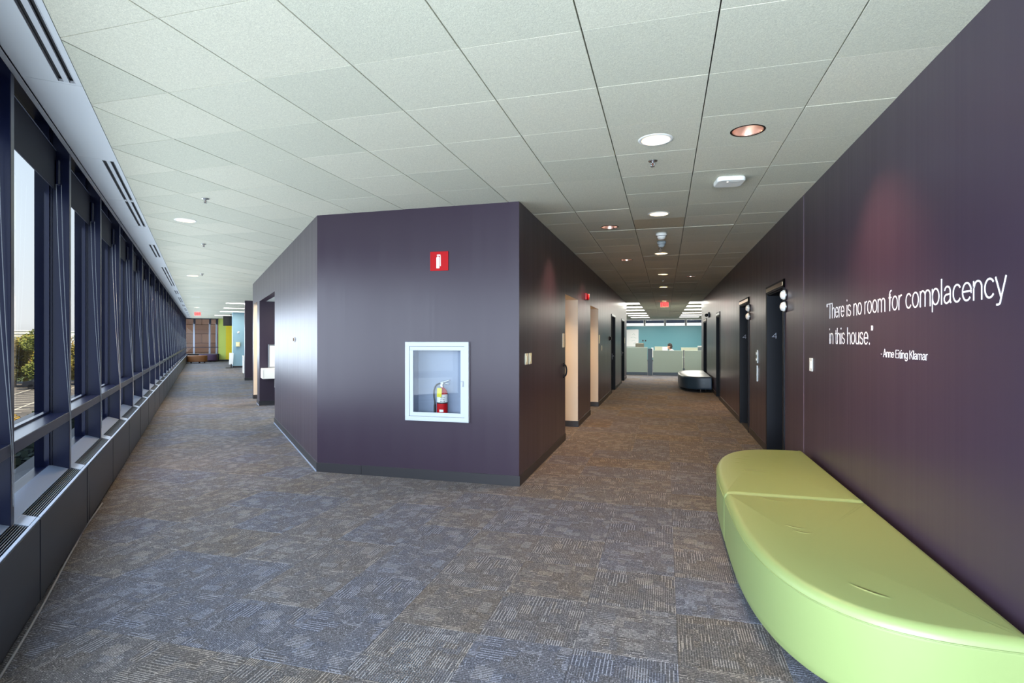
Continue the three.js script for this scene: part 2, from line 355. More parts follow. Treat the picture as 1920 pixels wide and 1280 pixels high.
{ // right corridor wall with its door openings, seen from -x: local x = +z
  const t = 0.3, z0 = -21.4, z1 = 3.4, o = [];
  const doorsR = [[-8.15, -7.06, 2.2], [-10.95, -9.87, 2.2], [-15.8, -14.85, 2.2], [-20.9, -19.45, 2.2]];
  const line = [[z0, -0.01]];
  for (const [a, b, h] of [...doorsR].sort((p, q) => p[0] - q[0])) line.push([a, -0.01], [a, h], [b, h], [b, -0.01]);
  line.push([z1, -0.01], [z1, CEIL + 0.02], [z0, CEIL + 0.02]);
  struct('wall_right', sheet(line, o, t), M.plum, [XR, 0, 0], -Math.PI / 2);
  // a control joint in the plaster, and the baseboard
  put('trim_1', span(XR - 0.0015, XR + 0.01, 0.1, CEIL, -6.112, -6.106), std(0x6d5a6a, 0.5)).userData.kind = 'structure';
  let from = z0; const bb = [];
  for (const [a, b] of [...doorsR].sort((p, q) => p[0] - q[0])) { bb.push(span(XR - 0.008, XR + 0.01, 0, 0.105, from, a - 0.05)); from = b + 0.05; }
  bb.push(span(XR - 0.008, XR + 0.01, 0, 0.105, from, z1));
  struct('baseboard_right', bb, M.base);
  // lift doors in their reveals
  doorsR.forEach(([a, b, h], k) => {
    const d = structGroup(`door_${k + 1}`, [XR, 0, (a + b) / 2], -Math.PI / 2), w = b - a, dep = 0.2;
    put('jamb', [span(-w / 2 - 0.045, -w / 2 + 0.03, 0, h + 0.05, -dep - 0.02, 0.012), span(w / 2 - 0.03, w / 2 + 0.045, 0, h + 0.05, -dep - 0.02, 0.012)], M.elevatorFrame, d);
    put('header', span(-w / 2 - 0.045, w / 2 + 0.045, h - 0.05, h + 0.05, -dep - 0.02, 0.012), M.elevatorFrame, d);
    put('header_strip', rbox(w - 0.02, 0.05, 0.012, 0, h + 0.0, 0.014, 0.004), k === 2 ? M.steel : M.bronze, d);
    put('header_soffit', span(-w / 2 + 0.03, w / 2 - 0.03, h - 0.07, h - 0.05, -dep, 0), M.elevator, d);
    if (k < 2) { put('door_panel', rbox(w / 2 - 0.02, h - 0.03, 0.04, -w / 4 + 0.005, h / 2 - 0.015, -dep - 0.03, 0.004), M.elevator, d); put('door_panel', rbox(w / 2 - 0.02, h - 0.03, 0.04, w / 4 - 0.005, h / 2 - 0.015, -dep - 0.035, 0.004), M.elevator, d); }
    else { const p = put('door_panel', rbox(w - 0.04, h - 0.03, 0.045, 0, h / 2 - 0.015, -dep - 0.03, 0.004), M.elevator, d); put('door_handle', rbox(0.03, 0.14, 0.05, w / 2 - 0.1, 1.0, 0, 0.01), M.steel, p).position.z = -dep + 0.0; }
    put('threshold', span(-w / 2, w / 2, -0.005, 0.006, -dep - 0.05, -0.0), M.steel, d);
    struct(`wall_shaft_${k + 1}`, span(XR + 0.3, XR + 0.36, -0.02, h + 0.2, a - 0.2, b + 0.2), M.black);
  });
}
const alcoves = [[-9.66, -8.37], [-12.72, -11.325]], leftDoors = [[-17.07, -15.86], [-20.93, -19.63]];
{ // left corridor wall, seen from +x: local x = -z
  const z0 = ZF - 0.139, z1 = -22.3, line = [[-z0, -0.01]];
  for (const [a, b] of [...alcoves, ...leftDoors]) line.push([-b, -0.01], [-b, 2.24], [-a, 2.24], [-a, -0.01]);
  line.push([-z1, -0.01], [-z1, CEIL + 0.02], [-z0, CEIL + 0.02]);
  struct('wall_left', sheet(line, [], 0.14), M.plum, [XL, 0, 0], Math.PI / 2);
  const bb = []; let from = ZF;
  for (const [a, b] of [...alcoves, ...leftDoors]) { bb.push(span(XL - 0.01, XL + 0.009, 0, 0.105, b, from)); from = a; }
  bb.push(span(XL - 0.01, XL + 0.009, 0, 0.105, z1, from));
  struct('baseboard_left', bb, M.base);
  alcoves.forEach(([a, b], k) => {
    const n = `wall_alcove_${k + 1}`;
    struct(n, [span(-2.8, XL - 0.14, -0.01, 2.24, a - 0.12, a), span(-2.8, XL - 0.14, -0.01, 2.24, b, b + 0.12), span(-2.92, -2.8, -0.01, 2.36, a - 0.12, b + 0.12), span(-2.8, XL - 0.14, 2.24, 2.36, a - 0.12, b + 0.12), span(XL - 0.141, XL - 0.002, 0.105, 2.239, a - 0.01, a + 0.002), span(XL - 0.141, XL - 0.002, 0, 2.239, b - 0.002, b + 0.01), span(XL - 0.141, XL - 0.002, 2.238, 2.25, a, b)], M.cream);
    struct(`baseboard_alcove_${k + 1}`, [span(-2.79, XL + 0.006, 0, 0.105, a, a + 0.01), span(-2.8, -2.79, 0, 0.105, a, b), span(-2.79, XL + 0.006, 0, 0.105, b - 0.01, b)], M.base);
    const l = thing('alcove_downlight', `round recessed downlight hidden in the ${k ? 'second' : 'first'} cream alcove of the corridor`, 'downlight', [-2.15, 2.24, (a + b) / 2]);
    put('trim_ring', lathe([[0.09, 0], [0.11, -0.006], [0.115, 0]], 28), M.whitePlastic, l);
    put('lens', cyl(0.09, 0.09, 0.006, 0, 0.0, 0, 28), M.lens, l);
    const p = new THREE.SpotLight(0xffdcb0, 5, 0, 1.3, 0.7); p.position.set(0, -0.02, 0); p.target.position.set(0, -2, 0); p.shadow.radius = 4; p.castShadow = true; l.add(p, p.target);
  });
  leftDoors.forEach(([a, b], k) => {
    const d = structGroup(`door_${k + 5}`, [XL, 0, (a + b) / 2], Math.PI / 2), w = b - a, h = 2.24;
    put('jamb', [span(-w / 2 - 0.03, -w / 2 + 0.04, 0, h + 0.03, -0.13, 0.014), span(w / 2 - 0.04, w / 2 + 0.03, 0, h + 0.03, -0.13, 0.014)], M.elevatorFrame, d);
    put('header', span(-w / 2 - 0.03, w / 2 + 0.03, h - 0.04, h + 0.03, -0.13, 0.014), M.elevatorFrame, d);
    put('header_strip', rbox(w, 0.05, 0.01, 0, h + 0.0, 0.016, 0.004), M.steel, d);
    const p = put('door_panel', rbox(w - 0.09, h - 0.05, 0.05, 0, h / 2 - 0.02, -0.1, 0.004), M.elevator, d);
    put('door_handle', [rbox(0.05, 0.18, 0.012, w / 2 - 0.14, 1.02, -0.069, 0.004), rbox(0.12, 0.022, 0.022, w / 2 - 0.17, 1.04, -0.03, 0.008)], M.steel, p);
    struct(`wall_shaft_${k + 5}`, span(XL - 0.3, XL - 0.2, -0.02, h + 0.2, a - 0.2, b + 0.2), M.black);
  });
}
{ // the block's front wall, with the niche of the extinguisher cabinet cut through
  const x0 = -3.921;
  struct('wall_front', sheet([[x0, -0.01], [XL, -0.01], [XL, CEIL + 0.02], [x0, CEIL + 0.02]], [rect(-2.73, 0.70, -2.09, 1.46)], 0.14), M.plum, [0, 0, ZF]);
  struct('baseboard_front', [span(x0 - 0.004, -3.34, 0, 0.104, ZF, ZF + 0.011), span(-3.337, XL + 0.009, 0, 0.108, ZF, ZF + 0.009)], M.base);
  // the 45 degree wall along the gallery; local x = -s
  const line = [[-15.95, -0.01], [-15.75, -0.01], [-15.75, 2.46], [-14.65, 2.46], [-14.65, -0.01], [-14.05, -0.01], [-14.05, 2.43], [-11.0, 2.43], [-11.0, -0.01], [-6.73, -0.01], [-6.73, CEIL + 0.02], [-15.95, CEIL + 0.02]];
  struct('wall_gallery', sheet(line, [], 0.14), M.plum, G(0, RD), -Math.PI / 4);
  const bbs = structGroup('baseboard_gallery', G(0, RD), GROT);
  put('base_strip', [span(6.725, 11.0, 0, 0.104, -0.01, 0.01), span(14.05, 14.65, 0, 0.104, -0.01, 0.01), span(15.75, 15.95, 0, 0.104, -0.01, 0.01)], M.base, bbs);
  put('highlight_strip', [span(6.725, 11.0, 0, 0.014, -0.018, -0.009), span(14.05, 14.65, 0, 0.014, -0.018, -0.009)], M.sill, bbs);  // pale strip added along the foot to draw a highlight
  // recess with the counter
  struct('wall_recess', [span(11, 14.05, -0.01, 2.5, 3.2, 3.3), span(10.86, 11, -0.01, 2.5, RD + 0.14, 3.3), span(14.05, 14.19, -0.01, 2.5, RD + 0.14, 3.3)], M.plum, G(0, 0), GROT);
  struct('ceiling_recess', span(10.9, 14.15, 2.43, 2.5, RD + 0.14, 3.3), M.office, G(0, 0), GROT);
  struct('baseboard_recess', [span(14.03, 14.05, 0, 0.104, RD, 3.2), span(11, 14.04, 0, 0.104, 3.18, 3.2)], M.base, G(0, 0), GROT);
  // doorway to a cream room
  struct('wall_side_room', [span(15.75, 15.87, -0.01, 2.9, RD + 0.14, 3.2), span(14.53, 14.65, -0.01, 2.9, RD + 0.14, 3.2), span(14.5, 15.9, -0.01, 2.9, 3.2, 3.3), span(14.5, 15.9, 2.9, 2.98, RD + 0.14, 3.3), span(15.748, 15.76, 0.1, 2.46, RD + 0.002, RD + 0.14), span(14.64, 14.652, 0.1, 2.46, RD + 0.002, RD + 0.14)], M.cream, G(0, 0), GROT);
  struct('baseboard_side_room', [span(15.735, 15.75, 0, 0.104, RD + 0.003, 3.2)], M.base, G(0, 0), GROT);
  struct('wall_block_end', [span(15.88, 15.95, -0.01, CEIL + 0.02, RD + 0.14, 5)], M.plum, G(0, 0), GROT);
  const l = thing('side_room_downlight', 'round recessed downlight in the cream side room behind the gallery doorway', 'downlight', G(15.2, 1.9, 2.9));
  put('trim_ring', lathe([[0.09, 0], [0.11, -0.006], [0.115, 0]], 28), M.whitePlastic, l); put('lens', cyl(0.09, 0.09, 0.006, 0, 0, 0, 28), M.lens, l);
  const p = new THREE.SpotLight(0xfff0dc, 12, 0, 1.3, 0.7); p.position.set(0, -0.02, 0); p.target.position.set(0, -2, 0); p.shadow.radius = 4; p.castShadow = true; l.add(p, p.target);
}
// second and third blocks down the gallery, end wall
struct('wall_second_block', [span(22.9, 23.2, -0.01, CEIL + 0.02, 1.43, 4.5)], M.plum, G(0, 0), GROT);
struct('baseboard_second_block', [span(22.89, 23.2, 0, 0.104, 1.42, 4.5)], M.base, G(0, 0), GROT);
struct('wall_column', [span(33.3, 34.5, -0.01, CEIL + 0.02, 1.5, 4.2)], M.blueWall, G(0, 0), GROT);
struct('baseboard_column', [span(33.29, 34.5, 0, 0.104, 1.49, 4.2)], M.base, G(0, 0), GROT);
struct('wall_end_lime', span(44, 44.2, -0.01, CEIL + 0.02, 1.06, 1.53), M.lime, G(0, 0), GROT);
struct('wall_end_yellow', span(44, 44.2, -0.01, CEIL + 0.02, 1.53, 6), M.yellow, G(0, 0), GROT);
struct('baseboard_end', span(43.985, 44.0, 0, 0.104, 1.06, 6), M.base, G(0, 0), GROT);
outer('wall_open_office', V2(G(45, 6)), [-8, -41], -0.3, CEIL + 0.4, M.office);
outer('wall_office_side', [5.2, -41], [5.2, -22.2], -0.3, CEIL + 0.4, M.office);
outer('wall_office_near', [5.2, -22.2], [XR + 0.3, -22.2], -0.3, CEIL + 0.4, M.office, 0.3);
struct('wall_corridor_end', span(XR, XR + 0.6, -0.01, CEIL + 0.02, -22.2, -21.4), M.plum);
struct('wall_corridor_outer', span(1.71, 1.95, -0.3, CEIL + 0.4, -22.3, 3.4), M.black);

// ------------------------------------------------------------------ window wall
{
  const kGlass = [], base = G(0, 0);
  struct('wall_spandrel', [span(0.93, 46, -1.2, 0.545, -1.25, -1.06), span(0.93, 46, 3.24, 3.6, -1.25, -1.06)], M.frameDark, base, GROT);
  struct('ceiling_pocket', [span(0.93, 46, 3.28, 3.6, -1.07, -0.87), span(0.93, 46, CEIL, 3.3, -0.878, -0.86)], M.soffit, base, GROT);
  struct('trim_2', rbox(45, 0.022, 0.03, 23.45, CEIL + 0.009, -0.882, 0.004), M.soffit, base, GROT);
  for (let k = -2; k < 27; k++) {
    const e = EDGE0 + k * PITCH;          // far edge of this bay's near mullion
    const g = structGroup(`window_${k + 5}`, G(e, 0), GROT);
    put('mullion', [rbox(0.064, 3.28, 0.16, -0.032, 1.64, -0.975, 0.004)], M.frame, g);
    put('transom', rbox(PITCH - 0.064, 0.07, 0.155, PITCH / 2 - 0.032, 0.945, -0.9725, 0.005), M.frame, g);
    const x0 = 0, x1 = PITCH - 0.064, fr = (y0, y1) => [span(x0, x0 + 0.035, y0, y1, -1.1, -1.013), span(x1 - 0.035, x1, y0, y1, -1.1, -1.013), span(x0, x1, y0, y0 + 0.02, -1.1, -1.013), span(x0, x1, y1 - 0.03, y1, -1.1, -1.013), span(x0, x0 + 0.012, y0, y1, -1.013, -1.0), span(x1 - 0.012, x1, y0, y1, -1.013, -1.0)];
    put('sash', fr(0.975, 3.24), M.frame, g);
    put('sash', fr(0.555, 0.915), M.frame, g);
    put('pane', new THREE.PlaneGeometry(x1 - x0 - 0.06, 2.23).translate((x0 + x1) / 2, 2.105, -1.055), M.glass, g);
    put('pane', new THREE.PlaneGeometry(x1 - x0 - 0.06, 0.32).translate((x0 + x1) / 2, 0.73, -1.055), M.glass, g);
    if (k < -1) continue;
    // roller blind, wound up
    const near = k >= 0 ? `above the ${ORD[k]} window from the camera` : 'at the picture\'s left edge';
    const b = thing('roller_blind', `dark rolled-up roller blind with hanging chain ${near}`, 'blind', G(e, 0), GROT, 'roller blinds along the gallery windows');
    put('fascia', rbox(PITCH - 0.07, 0.305, 0.012, (PITCH - 0.064) / 2, 2.8475, -0.982, 0.003), M.blind, b);
    put('roll', new THREE.CylinderGeometry(0.03, 0.03, PITCH - 0.1, 20).rotateZ(Math.PI / 2).translate((PITCH - 0.064) / 2, 2.8, -1.035 + 0.02), M.blind, b);
    put('top_lip', span(0.01, PITCH - 0.075, 2.997, 3.003, -0.992, -0.972), M.sill, b);
    put('clutch', rbox(0.05, 0.2, 0.03, PITCH - 0.064 - 0.028, 2.825, -0.96, 0.012, 3), M.frame, b);
    const xe = PITCH - 0.064 - 0.012;
    const cord = (dz, dx) => [[xe - 0.03 + dx, 2.73, -0.952 + dz], [xe - 0.022 + dx, 2.2, -0.94 + dz * 0.85], [xe - 0.012 + dx * 0.7, 1.6, -0.918 + dz * 0.6], [xe + 0.006 + dx * 0.4, 0.98, -0.889 + dz * 0.22], [xe + 0.014, 0.80, -0.886 + dz * 0.2], [xe + 0.016, 0.64, -0.886]];
    const cords = [cord(0.014, 0), cord(-0.016, -0.006)];
    if (k <= 1 && k >= -1) {
      const beads = [], one = new THREE.IcosahedronGeometry(0.0027, 0);
      for (const c of cords) { const cv = new THREE.CatmullRomCurve3(c.map((p) => new THREE.Vector3(...p))); cv.getSpacedPoints(300).forEach((p) => beads.push(one.clone().translate(p.x, p.y, p.z))); }
      put('bead_chain', [...beads, ...cords.map((c) => tube(c, 0.0011, 30, 4))], M.chain, b).userData.kind = 'stuff';
    } else cords.forEach((c) => put('pull_cord', tube(c, 0.0026, 20, 5), M.chain, b));
    // convector cabinet under the window
    {
      const c = thing('convector_cabinet', k >= 0 ? `grey metal convector cabinet with a slotted top under the ${ORD[k]} window from the camera` : 'grey metal convector cabinet cut by the left edge of the picture, nearest the camera', 'convector', G(e, 0), GROT, 'convector cabinets along the gallery windows');
      const th = Math.atan2(0.073, 0.195), top = (g0) => g0.rotateX(th).translate(0, 0.505, -0.815), a0 = 0.17, a1 = PITCH + 0.17;
      const wedge = k === 1;
      put('front_panel', wedge ? new THREE.ExtrudeGeometry(new THREE.Shape([[a0 + 0.12, 0.03], [PITCH + 0.16, 0.03], [PITCH + 0.16, 0.49], [a0 + 0.115, 0.49]].map((p) => new THREE.Vector2(...p))), { depth: 0.016, bevelEnabled: false }).translate(0, 0, -0.833) : rbox(PITCH - 0.13, 0.47, 0.016, a0 + 0.115 + (PITCH - 0.13) / 2, 0.257, -0.825, 0.003), M.cabinet, c);
      if (wedge) put('cover_strip', new THREE.ExtrudeGeometry(new THREE.Shape([[a0, 0.03], [a0 + 0.075, 0.03], [a0 + 0.112, 0.49], [a0, 0.49]].map((p) => new THREE.Vector2(...p))), { depth: 0.016, bevelEnabled: false }).translate(0, 0, -0.831), M.cabinet, c);
      else put('cover_strip', rbox(0.113, 0.47, 0.016, a0 + 0.056, 0.257, -0.823, 0.003), M.cabinet, c);
      put('carcass', [span(a0, a1, 0.02, 0.44, -0.95, -0.838), span(a0, a1, 0, 0.03, -0.95, -0.86)], M.darkGap, c);
      put('front_rail', top(rbox(PITCH - 0.004, 0.016, 0.017, a0 + PITCH / 2, -0.008, -0.0085, 0.003)), M.sill, c);
      put('sill_plate', top(span(0, PITCH - 0.064, -0.012, 0, -0.215, -0.091)), M.sill, c);
      put('end_plate', top(rbox(0.18, 0.012, 0.073, PITCH + 0.075, -0.006, -0.0545, 0.002)), M.sill, c);
      const slats = []; for (let q = 0; q < 6; q++) slats.push(top(span(0.167, PITCH - 0.016, -0.02, -0.001, -0.0272 - q * 0.0112, -0.0242 - q * 0.0112)));
      put('grille_slats', slats, M.slat, c).userData.kind = 'stuff';
    }
  }
  // soffit panels along the glass, some with twin air slots
  const withSlot = (k) => [-2, -1, 1, 2, 4, 6, 7, 8, 10, 12, 13, 15, 17, 18, 20, 22, 24].includes(k);
  for (let k = -1; k < 26; k++) {
    const s0 = EDGE0 - 0.02 + k * PITCH, L = PITCH - 0.003;
    const g = structGroup(`trim_soffit_${k + 5}`, G(s0, 0), GROT), y0 = CEIL, y1 = CEIL + 0.014;
    if (!withSlot(k)) { put('soffit_panel', span(0, L, y0, y1, -0.868, -0.592), M.soffit, g); continue; }
    put('soffit_panel', [span(0, L, y0, y1, -0.868, -0.697), span(0, L, y0, y1, -0.631 + 0.01, -0.592), span(0, 0.025, y0, y1, -0.697, -0.62), span(L - 0.025, L, y0, y1, -0.697, -0.62)], M.soffit, g);
    put('slot_divider', span(0.025, L - 0.025, y0 - 0.001, y1, -0.672, -0.646), M.slotMetal, g);
    put('slot_lip', [span(0.025, L - 0.025, y0 - 0.002, y0 + 0.03, -0.699, -0.696), span(0.025, L - 0.025, y0 - 0.002, y0 + 0.03, -0.622, -0.619)], M.slotMetal, g);
    put('slot_box', [span(0.02, L - 0.02, y0 + 0.02, y0 + 0.023, -0.7, -0.618)], M.black, g);
  }
  // loose white edge of the carpet along the cabinets
  const pts = []; for (let i = 0; i <= 60; i++) { const s = 2.2 + i * 0.07; pts.push(G(s, -0.806 + 0.012 * Math.sin(s * 2.1) + (s > 5.2 ? -0.012 * Math.min(1, (s - 5.2) / 0.3) : 0), 0.006)); }
  const strip = new THREE.TubeGeometry(new THREE.CatmullRomCurve3(pts), 90, 0.0065, 6);
  tag(put('carpet_edge_strip', strip, M.rope), 'thin pale strip curling along the carpet edge below the first convector cabinets', 'edge strip');
}

// ------------------------------------------------------------------ lamps
const spot = (parent, color, power, angle, pen, to, y = 0) => { const p = new THREE.SpotLight(color, power, 0, angle, pen); p.position.set(0, y, 0); p.target.position.set(...to); p.shadow.radius = 4; p.castShadow = true; parent.add(p, p.target); return p; };
function downlight(pos, label, group, power, color = 0xffcd90) {
  const l = thing('recessed_downlight', label, 'downlight', pos, 0, group);
  put('trim_ring', lathe([[0.098, 0.006], [0.1, -0.003], [0.108, -0.005], [0.121, -0.003], [0.124, 0.001]], 40), M.whitePlastic, l);
  put('reflector', lathe([[0.099, 0.0], [0.095, 0.04], [0.086, 0.078]], 40), M.reflector, l);
  put('lens', cyl(0.088, 0.088, 0.008, 0, 0.078, 0, 32), M.lens, l);
  spot(l, color, power, 1.2, 0.7, [0, -2, 0], 0.07);
  return l;
}
const rows = [[-0.067, -4.131, 'nearest round recessed downlight in the corridor ceiling, beside the copper one'], [-0.07, -6.584, 'second round downlight along the corridor ceiling, before the smoke detectors'], [-0.061, -9.629, 'third round downlight along the corridor ceiling, just past the smoke detectors'], [-0.046, -12.722, 'fourth round downlight along the middle of the corridor ceiling'], [-0.043, -15.847, 'fifth round downlight along the middle of the corridor ceiling'], [-0.034, -18.952, 'sixth round downlight along the middle of the corridor ceiling'], [-0.02, -21.6, 'last round downlight of the corridor, right before the red exit sign']];
rows.forEach(([x, z, label], k) => downlight([x, CEIL, z], label, undefined, k === 0 ? 12 : 20));
[[7.8, 'nearest round downlight in the gallery ceiling by the window wall'], [14.54, 'second round downlight along the gallery ceiling'], [21.85, 'third round downlight along the gallery ceiling'], [29, 'fourth, farthest round downlight along the gallery ceiling']].forEach(([s, label]) => downlight(G(s, -0.165, CEIL), label, undefined, 16));
function copperLight(pos, to, label, power) {
  const l = thing('copper_wall_washer', label, 'downlight', pos);
  put('trim_ring', lathe([[0.1, 0.004], [0.103, -0.002], [0.113, -0.002], [0.117, 0.002]], 40), std(0x2a1c18, 0.3, { metalness: 0.8 }), l);
  put('reflector', lathe([[0.101, 0.0], [0.098, 0.05], [0.088, 0.1], [0.06, 0.135], [0.0, 0.14]], 40), M.copper, l);
  const d = new THREE.Vector3(...to).setY(0).normalize();
  put('bulb', new THREE.SphereGeometry(0.03, 20, 14).translate(-d.x * 0.03, 0.095, -d.z * 0.03), M.lens, l);
  const p = spot(l, 0xffc09a, power, 0.7, 1, to, 0.02); p.shadow.radius = 3;
  return l;
}
copperLight([0.553, CEIL, -4.123], [0.8, -1.5, 0.1], 'large copper-lined recessed lamp near the quotation wall, aimed at it', 9);
copperLight([-0.692, CEIL, -7.201], [-0.8, -1.5, 0.0], 'copper-lined recessed lamp on the left of the second downlight', 9);
copperLight([-0.675, CEIL, -10.236], [-0.8, -1.5, 0.0], 'second copper-lined recessed lamp along the left corridor wall', 9);
copperLight([0.568, CEIL, -13.325], [0.8, -1.5, 0.0], 'copper-lined recessed lamp near the right wall, beyond the lifts', 9);
function troffer(pos, turn, w, d, label, group, power) {
  const l = thing('fluorescent_panel', label, 'ceiling light', pos, turn, group);
  put('frame', [span(-w / 2, w / 2, -0.012, 0.006, -d / 2, -d / 2 + 0.02), span(-w / 2, w / 2, -0.012, 0.006, d / 2 - 0.02, d / 2), span(-w / 2, -w / 2 + 0.02, -0.012, 0.006, -d / 2, d / 2), span(w / 2 - 0.02, w / 2, -0.012, 0.006, -d / 2, d / 2)], M.whitePlastic, l);
  put('diffuser', span(-w / 2 + 0.018, w / 2 - 0.018, -0.008, 0.004, -d / 2 + 0.018, d / 2 - 0.018), M.tubeLight, l);
  const a = new THREE.RectAreaLight(new THREE.Color(1, 0.97, 0.86), power, w - 0.06, d - 0.06); a.position.set(0, -0.02, 0); a.rotation.x = -Math.PI / 2; l.add(a);
}
[-22.75, -25.25, -28.0, -31.3, -34.3, -37.3].forEach((z, k) => { for (const x of [-1.58, 1.5]) troffer([x, CEIL - 0.002, z], 0, 1.22, 1.22, `bright fluorescent ceiling panel in the office, ${ORD[k]} of the ${x < 0 ? 'left' : 'right'} row`, undefined, 13); });
[[24.6, 1.45], [28.6, 1.5], [32.2, 1.45], [37.5, 1.3]].forEach(([s, r], k) => troffer(G(s, r, CEIL - 0.002), GROT, 0.6, 1.22, `bright fluorescent ceiling panel by the gallery's blue column, ${ORD[k]} from the camera`, undefined, 12));
troffer(G(12.4, 2.35, 2.428), GROT, 1.22, 0.6, 'fluorescent ceiling panel inside the counter recess of the gallery', undefined, 22);
[[18.5, 2.6], [18.5, 5.0], [28, 4.6]].forEach(([s, r], k) => troffer(G(s, r, CEIL - 0.002), GROT, 0.6, 1.22, 'fluorescent ceiling panel in the open office behind the gallery blocks', 'hidden open-office panels', 14));

// ------------------------------------------------------------------ small things on the ceiling
function sprinkler(pos, label) {
  const l = thing('sprinkler_head', label, 'sprinkler', pos);
  put('escutcheon', lathe([[0.0, 0.0], [0.038, -0.001], [0.034, -0.007], [0.014, -0.01], [0, -0.01]], 24), M.chrome, l);
  put('frame_arms', [cyl(0.008, 0.008, 0.012, 0, -0.014, 0, 12), tube([[-0.006, -0.018, 0], [-0.016, -0.03, 0], [-0.004, -0.046, 0]], 0.003, 10, 6), tube([[0.006, -0.018, 0], [0.016, -0.03, 0], [0.004, -0.046, 0]], 0.003, 10, 6)], M.steel, l);
  put('bulb', cyl(0.0025, 0.0025, 0.024, 0, -0.031, 0, 8), std(0x7a1414, 0.2), l);
  put('deflector', cyl(0.016, 0.016, 0.002, 0, -0.047, 0, 16), M.steel, l);
}
sprinkler([-0.096, CEIL, -4.61], 'chrome sprinkler head right behind the nearest corridor downlight');
sprinkler([-0.05, CEIL, -13.86], 'small sprinkler head far down the corridor ceiling, past the fourth downlight');
sprinkler(G(6.484, 0.038, CEIL), 'chrome sprinkler head nearest on the gallery ceiling, before its first downlight');
sprinkler(G(9.579, 0.035, CEIL), 'second chrome sprinkler head along the gallery ceiling');
sprinkler(G(13.965, 0.019, CEIL), 'third chrome sprinkler head, beside the second gallery downlight');
sprinkler([-0.074, CEIL, -9.1], 'small dark sprinkler head between the smoke detectors and the third downlight');
function detector(pos, label, r, h, mat) {
  const l = thing('smoke_detector', label, 'smoke detector', pos);
  put('base', lathe([[0, 0], [r, 0], [r * 0.98, -h * 0.35], [r * 0.8, -h * 0.42]], 28), mat, l);
  put('head', lathe([[r * 0.8, -h * 0.42], [r * 0.78, -h * 0.6], [r * 0.55, -h * 0.95], [0, -h]], 28), mat, l);
  put('vent_ring', new THREE.TorusGeometry(r * 0.79, 0.003, 6, 28).rotateX(Math.PI / 2).translate(0, -h * 0.5, 0), M.base, l);
}
detector([-0.049, CEIL, -7.78], 'white round smoke detector on the corridor ceiling, nearer of two', 0.075, 0.09, M.whitePlastic);
detector([-0.053, CEIL, -8.45], 'grey smoke detector on the corridor ceiling, behind the white one', 0.065, 0.09, std(0xa9b2b4, 0.5));
{
  const l = thing('wireless_access_point', 'white rounded wireless access point with a small lit dot, on the corridor ceiling', 'access point', [0.56, CEIL, -5.33], 0.12);
  const s = new THREE.Shape(); const a = 0.11, r = 0.05; s.moveTo(-a + r, -a); s.lineTo(a - r, -a); s.quadraticCurveTo(a, -a, a, -a + r); s.lineTo(a, a - r); s.quadraticCurveTo(a, a, a - r, a); s.lineTo(-a + r, a); s.quadraticCurveTo(-a, a, -a, a - r); s.lineTo(-a, -a + r); s.quadraticCurveTo(-a, -a, -a + r, -a);
  put('housing', new THREE.ExtrudeGeometry(s, { depth: 0.018, bevelEnabled: true, bevelThickness: 0.012, bevelSize: 0.012, bevelSegments: 5, curveSegments: 10 }).rotateX(Math.PI / 2).translate(0, -0.012, 0), M.whitePlastic, l);
  put('status_light', cyl(0.006, 0.006, 0.004, -0.03, -0.043, 0.07, 12), std(0xffffff, 0.4, { emissive: new THREE.Color(1, 0.9, 0.7), emissiveIntensity: 2 }), l);
  put('badge_strip', rbox(0.09, 0.003, 0.016, 0.03, -0.0425, 0.07, 0.001), std(0xb9b9b2, 0.4), l);
}
